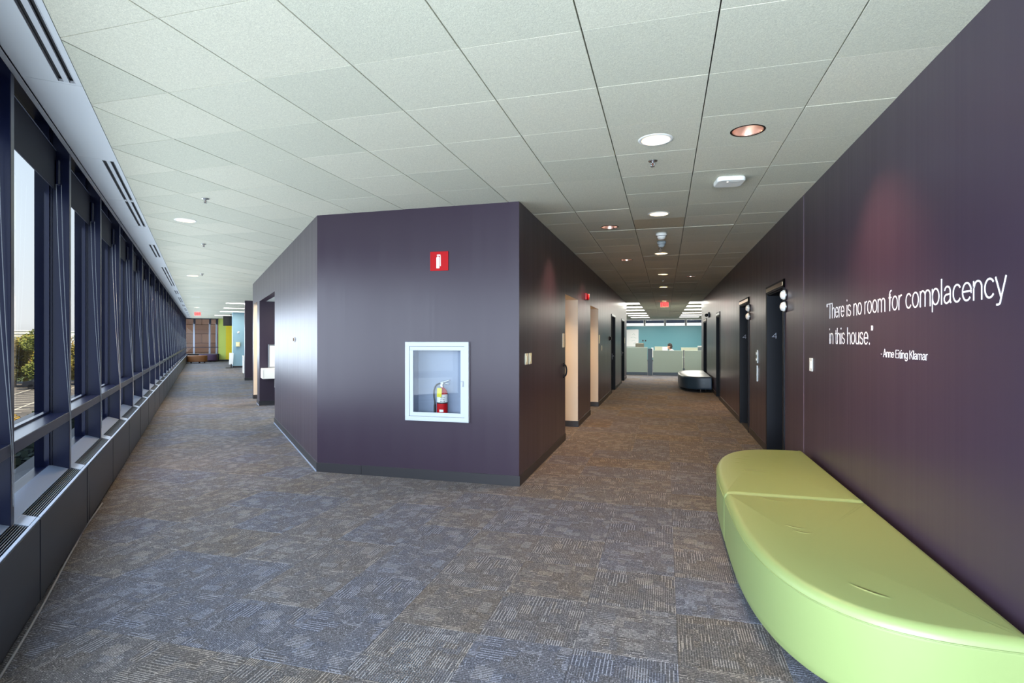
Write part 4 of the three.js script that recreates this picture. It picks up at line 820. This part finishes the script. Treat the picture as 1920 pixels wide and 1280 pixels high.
{
  const wb = thing('whiteboard', 'large whiteboard with faint writing on the teal office wall', 'whiteboard', [-2.75, 1.62, -39.99]);
  put('board', rbox(1.86, 1.2, 0.03, 0, 0, 0, 0.006), M.paper, wb);
  put('frame', [span(-0.95, 0.95, 0.59, 0.62, -0.01, 0.03), span(-0.95, 0.95, -0.62, -0.59, -0.01, 0.06), span(-0.95, -0.92, -0.62, 0.62, -0.01, 0.03), span(0.92, 0.95, -0.62, 0.62, -0.01, 0.03)], M.steel, wb);
  put('writing', [[[0.5, 0.25], [0.62, 0.32], [0.7, 0.2]], [[0.4, 0.05], [0.6, 0.08], [0.78, 0.0]], [[0.45, -0.2], [0.7, -0.15]], [[0.6, -0.4], [0.72, -0.32], [0.8, -0.42]]].map((p) => stroke(p, 0.018, 0.002).translate(0, 0, 0.0155)), std(0xa9c4bd, 0.6), wb);
  const sw = thing('twin_outlet', 'pair of tiny dark switches on the teal wall beside the whiteboard', 'light switch', [-1.42, 1.45, -39.995]);
  put('plate', [rbox(0.1, 0.12, 0.01, -0.09, 0, 0, 0.003), rbox(0.1, 0.12, 0.01, 0.09, 0, 0, 0.003)], M.base, sw);
}
// cubicle partitions
function partition(label, x0, x1, z, h, mat, group) {
  const p = thing('cubicle_partition', label, 'partition', [(x0 + x1) / 2, 0, z], 0, group), w = x1 - x0;
  put('panel', rbox(w - 0.02, h - 0.16, 0.06, 0, 0.13 + (h - 0.16) / 2, 0, 0.006), mat, p);
  put('cap', rbox(w, 0.03, 0.07, 0, h - 0.015, 0, 0.006), mat === M.cubicle ? std(0x9aa79f, 0.5) : mat, p);
  put('base_cover', rbox(w - 0.01, 0.12, 0.07, 0, 0.065, 0, 0.006), M.cubicleTrim, p);
  for (const s of [-1, 1]) put('foot', cyl(0.02, 0.025, 0.01, s * (w / 2 - 0.15), 0.005, 0, 12), M.base, p);
}
function post(label, x, z, h, w = 0.09) { const p = thing('partition_post', label, 'post', [x, 0, z]); put('shaft', rbox(w, h, 0.09, 0, h / 2, 0, 0.006), M.cubicleTrim, p); put('cap', rbox(w + 0.006, 0.012, 0.096, 0, h - 0.004, 0, 0.003), M.base, p); }
partition('taller grey-green cubicle partition at the left of the corridor end', -3.4, -0.72, -24.4, 1.2, M.cubicle);
partition('wide grey-green cubicle partition facing down the corridor, in the middle', -0.51, 0.735, -24.4, 1.07, M.cubicle);
partition('grey-green cubicle partition behind the blue bench, right of the dark post', 0.79, 3.2, -24.4, 1.07, M.cubicle);
post('broad dark slate post between the tall and the middle partition', -0.62, -24.4, 1.14, 0.19);
post('thin dark post between the middle and the right partition', 0.763, -24.4, 1.08, 0.045);
partition('low cream partition behind the seated person, left part', -0.5, 0.1, -28.2, 1.18, M.creamPanel);
partition('low cream partition behind the seated person, right part', 0.75, 2.4, -28.2, 1.14, M.creamPanel);
{
  const b = thing('desk', 'pale desk behind the middle cubicle partition, in front of the seated person', 'desk', [0.25, 0, -25.6]);
  put('top', rbox(1.9, 0.03, 0.75, 0, 0.735, 0, 0.008), std(0xb6b8b0, 0.5), b);
  for (const [x, z] of [[-0.88, -0.32], [0.88, -0.32], [-0.88, 0.32], [0.88, 0.32]]) put('leg', rbox(0.05, 0.72, 0.05, x, 0.36, z, 0.006), M.steel, b);
  const p = thing('binder', 'white upright binder standing on the desk by the broad partition post', 'binder', [-0.55, 0.75, -25.5]);
  put('cover', [rbox(0.012, 0.42, 0.28, -0.035, 0.21, 0, 0.003), rbox(0.012, 0.42, 0.28, 0.035, 0.21, 0, 0.003), rbox(0.08, 0.42, 0.012, 0, 0.21, 0.14, 0.003)], M.paper, p); put('pages', rbox(0.055, 0.4, 0.26, 0, 0.21, -0.005, 0.002), std(0xe3e0d6, 0.8), p);
  const m = thing('desktop_printer', 'grey office printer seen over the right partition', 'printer', [1.62, 0, -25.7]);
  put('stand', [rbox(0.5, 0.03, 0.45, 0, 0.74, 0, 0.006), ...[[-0.2, -0.18], [0.2, -0.18], [-0.2, 0.18], [0.2, 0.18]].map(([x, z]) => rbox(0.04, 0.74, 0.04, x, 0.37, z, 0.005))], M.steel, m);
  put('body', rbox(0.44, 0.45, 0.4, 0, 0.98, 0, 0.03, 4), std(0x5d6a6c, 0.5), m); put('lid', rbox(0.45, 0.05, 0.41, 0, 1.225, 0, 0.015, 3), std(0xb5bcb8, 0.5), m); put('tray', rbox(0.3, 0.02, 0.2, 0, 0.86, 0.22, 0.004), M.base, m);
  const c = thing('office_chair', 'office chair with a dark rounded back showing over the tall partition', 'chair', [-1.16, 0, -26.6]);
  const chairParts = (o, top) => {
    put('seat', rbox(0.5, 0.08, 0.48, 0, 0.385, 0, 0.038, 4), M.base, o);
    put('backrest', rbox(0.4, top - 0.62, 0.08, 0, 0.62 + (top - 0.62) / 2, -0.25, 0.038, 5), std(0x5a584c, 0.7), o);
    put('spine', tube([[0, 0.37, -0.1], [0, 0.42, -0.27], [0, 0.75, -0.3]], 0.02, 10, 8), M.blackPlastic, o);
    put('column', cyl(0.03, 0.035, 0.28, 0, 0.21, 0, 16), M.steel, o);
    const star = []; for (let k = 0; k < 5; k++) star.push(rbox(0.3, 0.03, 0.05, 0.16, 0.075, 0, 0.01).rotateY(k * Math.PI * 0.4));
    put('star_base', star, M.blackPlastic, o);
    for (let k = 0; k < 5; k++) put('castor', new THREE.SphereGeometry(0.03, 12, 8).translate(0.3, 0.03, 0).rotateY(k * Math.PI * 0.4), M.blackPlastic, o);
  };
  chairParts(c, 1.36);
  const d = thing('office_chair', 'office chair under the seated person behind the middle partition', 'chair', [0.47, 0, -26.55], -Math.PI / 2); chairParts(d, 0.95);
}
// a body as one smooth surface: rounded cones blended together
function blob(bones, cell, pad, blend = 0.05, grow = 0) {
  const lo = new THREE.Vector3(1e9, 1e9, 1e9), hi = lo.clone().negate();
  for (const [a, b, ra, rb] of bones) for (const [p, r] of [[a, ra], [b, rb]]) { lo.min(new THREE.Vector3(...p).subScalar(r + pad)); hi.max(new THREE.Vector3(...p).addScalar(r + pad)); }
  const size = Math.max(hi.x - lo.x, hi.y - lo.y, hi.z - lo.z), n = Math.min(96, Math.ceil(size / cell)), mid = lo.clone().add(hi).multiplyScalar(0.5), half = size / 2 * (n / (n - 4));
  const mc = new MarchingCubes(n, new THREE.MeshStandardMaterial(), false, false, 120000); mc.isolation = 0;
  const q = new THREE.Vector3(), A = new THREE.Vector3(), B = new THREE.Vector3(), d = new THREE.Vector3();
  const segs = bones.map(([a, b, ra, rb]) => { const u = new THREE.Vector3(...a), v = new THREE.Vector3(...b).sub(u); return [u, v, v.lengthSq() || 1e-9, ra, rb]; });
  for (let z = 0; z < n; z++) for (let y = 0; y < n; y++) for (let x = 0; x < n; x++) {
    q.set(mid.x + (x / n * 2 - 1) * half, mid.y + (y / n * 2 - 1) * half, mid.z + (z / n * 2 - 1) * half);
    let acc = 1e3;
    for (const [u, v, l2, ra, rb] of segs) { d.copy(q).sub(u); const t = Math.max(0, Math.min(1, d.dot(v) / l2)); const dist = d.addScaledVector(v, -t).length() - (ra + (rb - ra) * t) - grow; const h = Math.max(0, blend - Math.abs(acc - dist)) / blend; acc = Math.min(acc, dist) - h * h * blend * 0.25; }
    mc.field[x + y * n + z * n * n] = -acc;
  }
  mc.update();
  const g = new THREE.BufferGeometry(), c = mc.count, pos = new Float32Array(mc.positionArray.subarray(0, c * 3));
  for (let i = 0; i < c; i++) { pos[3 * i] = pos[3 * i] * half + mid.x; pos[3 * i + 1] = pos[3 * i + 1] * half + mid.y; pos[3 * i + 2] = pos[3 * i + 2] * half + mid.z; }
  g.setAttribute('position', new THREE.BufferAttribute(pos, 3));
  const m = mergeVertices(g, 1e-5); m.computeVertexNormals(); return m.toNonIndexed();
}
{ // seated office worker, leaning left over the desk
  const p = thing('person', 'seated person with dark hair and a pale shirt, bent over behind the middle cubicle partition', 'person', [0.4, 0, -26.5]);
  const hip = [0.05, 0.55, 0], chest = [-0.08, 0.86, 0], neck = [-0.15, 1.04, 0.0], head = [-0.2, 1.2, 0.0];
  const torso = [[hip, chest, 0.15, 0.15], [chest, [-0.12, 0.98, 0], 0.15, 0.1], [[-0.09, 0.97, -0.17], [-0.09, 0.97, 0.17], 0.07, 0.07]];
  const arms = [[[-0.09, 0.97, -0.18], [-0.2, 0.78, -0.24], 0.05, 0.042], [[-0.2, 0.78, -0.24], [-0.42, 0.79, -0.14], 0.042, 0.032], [[-0.09, 0.97, 0.18], [-0.16, 0.77, 0.25], 0.05, 0.042], [[-0.16, 0.77, 0.25], [-0.4, 0.79, 0.2], 0.042, 0.032]];
  const legs = [[[0.04, 0.54, -0.09], [-0.38, 0.56, -0.12], 0.085, 0.06], [[-0.38, 0.56, -0.12], [-0.36, 0.09, -0.12], 0.06, 0.042], [[0.04, 0.54, 0.09], [-0.38, 0.56, 0.12], 0.085, 0.06], [[-0.38, 0.56, 0.12], [-0.36, 0.09, 0.12], 0.06, 0.042]];
  const feet = [[[-0.34, 0.05, -0.12], [-0.52, 0.04, -0.12], 0.042, 0.035], [[-0.34, 0.05, 0.12], [-0.52, 0.04, 0.12], 0.042, 0.035]];
  const hand = (x, y, z, s) => [[[x, y, z], [x - 0.07, y - 0.005, z], 0.026, 0.026], ...[-0.03, -0.01, 0.01, 0.03].map((d, i) => [[x - 0.07, y - 0.004, z + d], [x - 0.07 - [0.06, 0.075, 0.07, 0.05][i], y - 0.012, z + d * 1.25], 0.0095, 0.008]), [[x - 0.02, y, z + s * 0.02], [x - 0.06, y - 0.005, z + s * 0.055], 0.012, 0.009]];
  const face = [[neck, [-0.17, 1.12, 0], 0.055, 0.055], [[-0.19, 1.24, 0], [-0.2, 1.2, 0], 0.092, 0.085], [[-0.23, 1.16, 0], [-0.26, 1.13, 0], 0.06, 0.045], [[-0.285, 1.195, 0], [-0.305, 1.175, 0], 0.012, 0.016], [[-0.285, 1.215, 0.035], [-0.285, 1.215, -0.035], 0.02, 0.02], [[-0.19, 1.2, 0.088], [-0.185, 1.18, 0.09], 0.018, 0.014], [[-0.19, 1.2, -0.088], [-0.185, 1.18, -0.09], 0.018, 0.014], [[-0.285, 1.143, 0.018], [-0.285, 1.143, -0.018], 0.014, 0.014]];
  const skin = std(0xb98b70, 0.6);
  const body = put('body', mergeGeometries([blob([...torso, ...arms, ...legs, ...feet, face[0]], 0.016, 0.05), blob(face, 0.008, 0.03, 0.02), blob(hand(-0.42, 0.79, -0.14, 1), 0.005, 0.02, 0.012), blob(hand(-0.4, 0.79, 0.2, -1), 0.005, 0.02, 0.012)]), skin, p);
  put('shirt', blob([...torso, ...arms.map(([a, b, r, s], i) => (i % 2 ? [a, [a[0] + (b[0] - a[0]) * 0.85, a[1] + (b[1] - a[1]) * 0.85, a[2] + (b[2] - a[2]) * 0.85], r, s] : [a, b, r, s]))], 0.016, 0.06, 0.05, 0.012), std(0xc6d0de, 0.8), body);
  put('trousers', blob([...legs, [hip, [0.04, 0.6, 0], 0.14, 0.13]], 0.016, 0.06, 0.05, 0.012), std(0x2c3038, 0.8), body);
  put('shoes', blob(feet, 0.01, 0.03, 0.03, 0.008), M.blackPlastic, body);
  put('hair', blob([[[-0.175, 1.265, 0], [-0.16, 1.2, 0], 0.09, 0.088], [[-0.21, 1.28, 0.02], [-0.21, 1.28, -0.02], 0.07, 0.07], [[-0.15, 1.17, 0.045], [-0.15, 1.17, -0.045], 0.055, 0.055]], 0.007, 0.03, 0.03, 0.004), std(0x241d1a, 0.7), body);
  for (const s of [-1, 1]) put('eye', new THREE.SphereGeometry(0.011, 12, 8).translate(-0.281, 1.2, s * 0.034), std(0x1d1a18, 0.3), body);
  const sheetOf = thing('paper_sheet', 'white sheet of paper propped up left of the seated person', 'paper', [0.0, 0.75, -26.05]);
  put('page', rbox(0.22, 0.44, 0.004, 0, 0.22, 0, 0.001), M.paper, sheetOf); put('prop', [rbox(0.2, 0.012, 0.1, 0, 0.006, -0.03, 0.003), rbox(0.02, 0.3, 0.012, 0, 0.15, -0.03, 0.003)], M.base, sheetOf);
  const dk = thing('desk', 'pale return desk at the left of the seated person', 'desk', [-0.22, 0, -26.35]); put('top', rbox(0.6, 0.03, 0.75, 0, 0.735, 0, 0.008), std(0xb6b8b0, 0.5), dk); for (const [x, z] of [[-0.25, -0.3], [0.25, -0.3], [-0.25, 0.3], [0.25, 0.3]]) put('leg', rbox(0.04, 0.72, 0.04, x, 0.36, z, 0.005), M.steel, dk);
}

// ------------------------------------------------------------------ gallery recess, column and end
{
  const c = thing('recess_counter', 'bright white counter fixed in the recess of the gallery wall', 'counter', G(14.05, RD), GROT);
  put('top', rbox(0.5, 0.03, 1.9, -0.26, 0.86, 0.98, 0.006), M.whitePlastic, c);
  put('fascia', rbox(0.03, 0.2, 1.9, -0.495, 0.75, 0.98, 0.004), M.whitePlastic, c);
  put('end_panel', rbox(0.5, 0.2, 0.03, -0.26, 0.75, 0.04, 0.004), M.whitePlastic, c);
  const b = thing('wall_panel', 'white framed panel standing on the counter in the gallery recess', 'panel', G(14.03, 1.75, 0.876), GROT);
  put('board', rbox(0.02, 0.54, 0.72, -0.02, 0.27, 0, 0.004), M.paper, b);
  put('frame', [rbox(0.03, 0.03, 0.76, -0.022, 0.015, 0, 0.004), rbox(0.03, 0.03, 0.76, -0.022, 0.535, 0, 0.004), rbox(0.03, 0.55, 0.03, -0.022, 0.275, -0.37, 0.004), rbox(0.03, 0.55, 0.03, -0.022, 0.275, 0.37, 0.004)], M.steel, b);
  const o = thing('wall_outlet', 'small white box on the wall below the recess counter', 'outlet', G(14.05, 1.56, 0.505), GROT);
  put('box', rbox(0.03, 0.19, 0.11, -0.015, 0, 0, 0.006), M.whitePlastic, o); put('socket', rbox(0.004, 0.05, 0.05, -0.031, 0.02, 0, 0.001), M.sill, o);
}
{
  const face = G(33.3, 0);
  const a = thing('wall_sensor', 'round white sensor on the light blue column of the gallery', 'sensor', G(33.3, 1.76, 1.915), GROT);
  put('base', cyl(0.06, 0.06, 0.02, 0, 0, 0, 20).rotateZ(Math.PI / 2).translate(-0.01, 0, 0), M.whitePlastic, a); put('dome', new THREE.SphereGeometry(0.045, 16, 12).scale(0.7, 1, 1).translate(-0.03, 0, 0), M.whitePlastic, a);
  const b = thing('wall_box', 'cream box fixed on the light blue column, below the round sensor', 'box', G(33.3, 1.735, 1.27), GROT);
  put('housing', rbox(0.1, 0.25, 0.2, -0.05, 0, 0, 0.012), std(0xe0d3a2, 0.5), b); put('lid', rbox(0.01, 0.17, 0.13, -0.104, 0, 0, 0.003), std(0xeadfb4, 0.5), b);
  const t = thing('television', 'black flat television hung from the gallery ceiling beside the blue column', 'television', G(36, 1.62), GROT);
  put('screen', rbox(0.05, 0.54, 1.02, 0, 2.61, 0, 0.01), M.tv, t); put('bezel', [rbox(0.056, 0.02, 1.03, 0, 2.335, 0, 0.004), rbox(0.056, 0.02, 1.03, 0, 2.885, 0, 0.004)], M.blackPlastic, t);
  put('hanger', [cyl(0.02, 0.02, 0.32, 0.04, CEIL - 0.155, -0.1, 12), rbox(0.05, 0.2, 0.3, 0.05, 2.68, -0.1, 0.006), rbox(0.12, 0.012, 0.12, 0.04, CEIL - 0.005, -0.1, 0.003)], M.base, t);
  const k = thing('panel_stand', 'white panel on a black foot leaning out behind the blue column', 'stand', G(33.2, 1.36), GROT);
  put('panel', rbox(0.03, 0.62, 0.2, 0, 0.5, 0.03, 0.006).rotateX(0.04), M.paper, k); put('upright', rbox(0.03, 0.22, 0.05, 0, 0.12, 0.05, 0.004), M.blackPlastic, k); put('foot', rbox(0.3, 0.03, 0.36, 0, 0.015, -0.05, 0.008), M.blackPlastic, k);
  const q = thing('low_cabinet', 'white low cabinet half hidden behind the second dark block of the gallery', 'cabinet', G(27.4, 1.98), GROT);
  put('carcass', rbox(0.5, 0.75, 0.7, 0, 0.405, 0, 0.006), M.paper, q); put('top', rbox(0.54, 0.03, 0.74, 0, 0.795, 0, 0.005), M.whitePlastic, q); put('plinth', rbox(0.46, 0.04, 0.66, 0, 0.02, 0, 0.004), M.base, q);
}
{ // glazed end of the gallery and the brown wing seen through it
  const g = structGroup('window_41', G(44, 0), GROT);
  for (const r of [-0.43, 0.52, 0.94]) { put('mullion', rbox(0.14, 2.7, 0.1, 0, 1.35, r, 0.006), std(0x8f97a8, 0.4, { metalness: 0.2 }), g); put('mullion_head', rbox(0.16, 0.4, 0.13, -0.01, CEIL - 0.2, r + 0.03, 0.006), M.frameDark, g); }
  put('sill_cabinet', [rbox(0.3, 0.52, 2.0, -0.05, 0.26, 0.1, 0.01)], M.black, g);
  put('rail', rbox(0.05, 0.04, 1.96, -0.06, 0.98, 0.08, 0.008), M.frameDark, g);
  put('bottom_rail', rbox(0.08, 0.05, 1.96, 0, 0.545, 0.08, 0.006), std(0x7a6a62, 0.5), g);
  put('head', span(-0.05, 0.1, 2.94, CEIL + 0.4, -1.0, 1.06), M.frameDark, g);
  for (const [a, b] of [[-0.89, -0.48], [-0.38, 0.47], [0.57, 0.89]]) { put('pane', new THREE.PlaneGeometry(b - a, 1.93).rotateY(-Math.PI / 2).translate(0, 1.965, (a + b) / 2), M.glass, g); put('pane', new THREE.PlaneGeometry(b - a, 0.39).rotateY(-Math.PI / 2).translate(0, 0.765, (a + b) / 2), M.glass, g); }
  put('spandrel', span(-0.1, 0.2, -0.6, 0.5, -1.1, 1.06), M.frameDark, g);
  const wing = struct('wall_brown_wing', span(52.3, 53, -5.2, 5, -6, 6), std(0x3d2c27, 0.9), G(0, 0), GROT);
  seed = 31; const browns = [0x4c3a34, 0x463530, 0x524039].map((c) => std(c, 0.85));
  for (let j = 0; j < 9; j++) for (let i = 0; i < 8; i++) { const w = 1.16, h = 0.76; put('facade_panel', rbox(0.08, h - 0.025, w - 0.02, 52.27, -2.2 + j * h, -4.6 + i * w + (j % 2) * w / 2, 0.012), browns[rnd() * 3 | 0], wing); }
}

// ------------------------------------------------------------------ outdoors: lot, trees, far buildings
{
  const yg = -5;
  const lot = struct('ground', new THREE.PlaneGeometry(900, 900, 1, 1).rotateX(-Math.PI / 2).translate(0, yg - 0.02, 0), M.grass);
  const asph = data(256, 256, (x, y) => { const v = 92 + rr(-9, 9) + (nz[0][(y * 2) * 512 + x * 2] - 0.5) * 34; return [v, v * 0.92, v * 0.82]; }, true); asph.repeat.set(0.08, 0.08);
  const lm = std(0xffffff, 0.9, { map: asph });
  const park = struct('parking_lot', span(-60, 112, yg - 0.3, yg, -58, -8), lm, G(0, 0), GROT);
  for (let row = 0; row < 5; row++) for (let k = 0; k < 26; k++) { const s = 28 + k * 2.8, r = -14 - row * 8.5; if (s < 100) put('parking_line', span(s, s + 0.12, yg, yg + 0.01, r - 4.6, r), M.line, park); }
  for (let k = 0; k < 12; k++) put('parking_line', span(-40 + k * 2.8, -39.88 + k * 2.8, yg, yg + 0.01, -40, -34), M.line, park);
  for (let k = 0; k < 7; k++) put('parking_line', span(30, 100, yg, yg + 0.01, -10.9 - k * 4.25, -10.78 - k * 4.25), M.line, park);
  // trees: a trunk, a few limbs, crowns of leaf clumps
  const leafMats = [0x968a3c, 0x717836, 0xa3883c, 0x57642f].map((c) => std(c, 0.85, { side: THREE.DoubleSide }));
  const crowns = [0, 1, 2].map((v) => {
    seed = 400 + v; const gs = [], leaf = new THREE.PlaneGeometry(0.2, 0.15);
    const lobes = Array.from({ length: 15 }, () => { const a = rr(0, 6.28), q = rr(0.2, 1); return [Math.cos(a) * q * 1.3, rr(1.1, 6.2), Math.sin(a) * q * 1.3, rr(0.8, 1.25)]; });
    for (const [x, y, z, r] of lobes) for (let k = 0; k < 420; k++) { const u = rr(-1, 1), a = rr(0, 6.28), w = Math.sqrt(1 - u * u), q = r * (0.6 + 0.5 * rnd()); gs.push(leaf.clone().rotateX(rr(-1.4, 1.4)).rotateY(a).translate(x + Math.cos(a) * w * q, y + u * q * 0.85, z + Math.sin(a) * w * q)); }
    return join(gs, true);
  });
  const trunkG = join([tube([[0, 0, 0], [0.05, 1.5, 0.02], [0, 3.4, -0.05], [0.1, 5.0, 0]], 0.13, 12, 7), tube([[0.03, 1.8, 0], [0.8, 3.0, 0.3], [1.2, 4.0, 0.5]], 0.06, 8, 6), tube([[0.02, 2.1, 0], [-0.7, 3.3, -0.4], [-1.0, 4.4, -0.5]], 0.06, 8, 6)]);
  function tree(s, r, h, k, m, label, group) {
    const t = thing('tree', label, 'tree', G(s, r, yg), rr(0, 6), group);
    put('trunk', trunkG, M.trunk, t); put('crown', crowns[k], leafMats[m], t, true).userData.kind = 'stuff';
    t.scale.set(h / 7, h / 7.2, h / 7); return t;
  }
  seed = 55;
  for (let k = 0; k < 9; k++) { const r = -6 - k * 3.3; tree(98 + (k % 2) * 2.6, r, 7.0 + rr(-0.6, 0.9), k % 3, [0, 1, 2, 0, 1][k % 5], 'yellow-green autumn tree in the belt beyond the parking lot', 'trees beyond the parking lot'); }
  for (let k = 0; k < 8; k++) { const r = -4.5 - k * 3.5; tree(105 + (k % 2) * 3, r, 7.6 + rr(-0.5, 0.8), (k + 1) % 3, [1, 0, 3, 1, 2][k % 5], 'yellow-green autumn tree in the belt beyond the parking lot', 'trees beyond the parking lot'); }
  for (let k = 0; k < 10; k++) tree(-46 + k * 6.2, -60 - (k % 2) * 3, 8.5 + rr(-1, 1), k % 3, [2, 0, 1][k % 3], 'autumn tree facing the windows, mirrored faintly in the extinguisher cabinet glass', 'trees across the lot, seen as reflections');
  tree(36, -8.2, 2.9, 1, 2, 'small orange-leaved tree standing nearer in the parking lot', undefined);
  // hedge clumps below the windows
  seed = 77;
  const hedgeMat = std(0x26301a, 0.9, { side: THREE.DoubleSide }), hg = (() => { const gs = [], leaf = new THREE.PlaneGeometry(0.16, 0.12); for (let k = 0; k < 2600; k++) { const u = rr(-1, 1), a = rr(0, 6.28), w = Math.sqrt(1 - u * u), q = 0.8 + 0.25 * rnd(); gs.push(leaf.clone().rotateX(rr(-1.5, 1.5)).rotateY(a).translate(Math.cos(a) * w * q * 1.7, 1.25 + u * q * 1.25, Math.sin(a) * w * q * 1.4)); } return join(gs, true); })();
  for (let k = 0; k < 7; k++) { const b = thing('hedge_bush', 'dark green bush seen through the low panes below the transom', 'bush', G(11 + k * 4.4, -4.8 - (k % 2) * 0.9, yg), rr(0, 6), 'dark bushes below the windows'); b.scale.set(1.25, 1.4, 1.25); put('stem', cyl(0.06, 0.09, 1.4, 0, 0.7, 0, 8), M.trunk, b); put('foliage', hg, hedgeMat, b, true).userData.kind = 'stuff'; }
  // a parked dark car at the back of the lot
  const car = thing('parked_car', 'dark car parked at the far side of the lot, by the trees', 'car', G(94, -17.9, yg), GROT + Math.PI / 2);
  const prof = new THREE.Shape([[-2.2, 0.35], [-2.25, 0.75], [-1.9, 0.92], [-1.1, 1.0], [-0.5, 1.42], [0.9, 1.45], [1.6, 1.05], [2.15, 0.98], [2.25, 0.6], [2.2, 0.35]].map((p) => new THREE.Vector2(...p)));
  put('body', new THREE.ExtrudeGeometry(prof, { depth: 1.6, bevelEnabled: true, bevelSize: 0.06, bevelThickness: 0.06, bevelSegments: 3 }).translate(0, 0, -0.8), std(0x15171b, 0.3), car);
  put('windows', new THREE.ExtrudeGeometry(new THREE.Shape([[-0.95, 1.02], [-0.45, 1.36], [0.85, 1.38], [1.35, 1.04]].map((p) => new THREE.Vector2(...p))), { depth: 1.74, bevelEnabled: false }).translate(0, 0, -0.87), std(0x2c343c, 0.1), car);
  for (const x of [-1.4, 1.4]) for (const z of [-0.75, 0.75]) put('wheel', new THREE.CylinderGeometry(0.34, 0.34, 0.22, 24).rotateX(Math.PI / 2).translate(x, 0.34, z), M.blackPlastic, car);
  // pale buildings far behind the trees
  [[330, -78, 30, 12, 9], [312, -53, 14, 10, 8.4], [360, -88, 26, 14, 10.5], [300, -40, 16, 12, 9.5]].forEach(([s, r, w, d, h], k) => {
    const b = thing('far_building', `pale hazy building on the skyline above the trees, ${ORD[k]} from the left`, 'building', G(s, r, yg), GROT);
    put('wall', rbox(d, h, w, 0, h / 2, 0, 0.1), k % 2 ? M.farWhite : M.concrete, b); put('roof', rbox(d + 0.5, 0.5, w + 0.5, 0, h + 0.2, 0, 0.1), M.farWhite, b);
    for (let i = 0; i < 5; i++) put('window', rbox(0.1, 1.4, w / 9, -d / 2 - 0.03, h - 2, -w / 2 + (i + 0.7) * w / 5.4, 0.02), std(0x7c8894, 0.4), b);
  });
}

renderer.render(scene, camera);
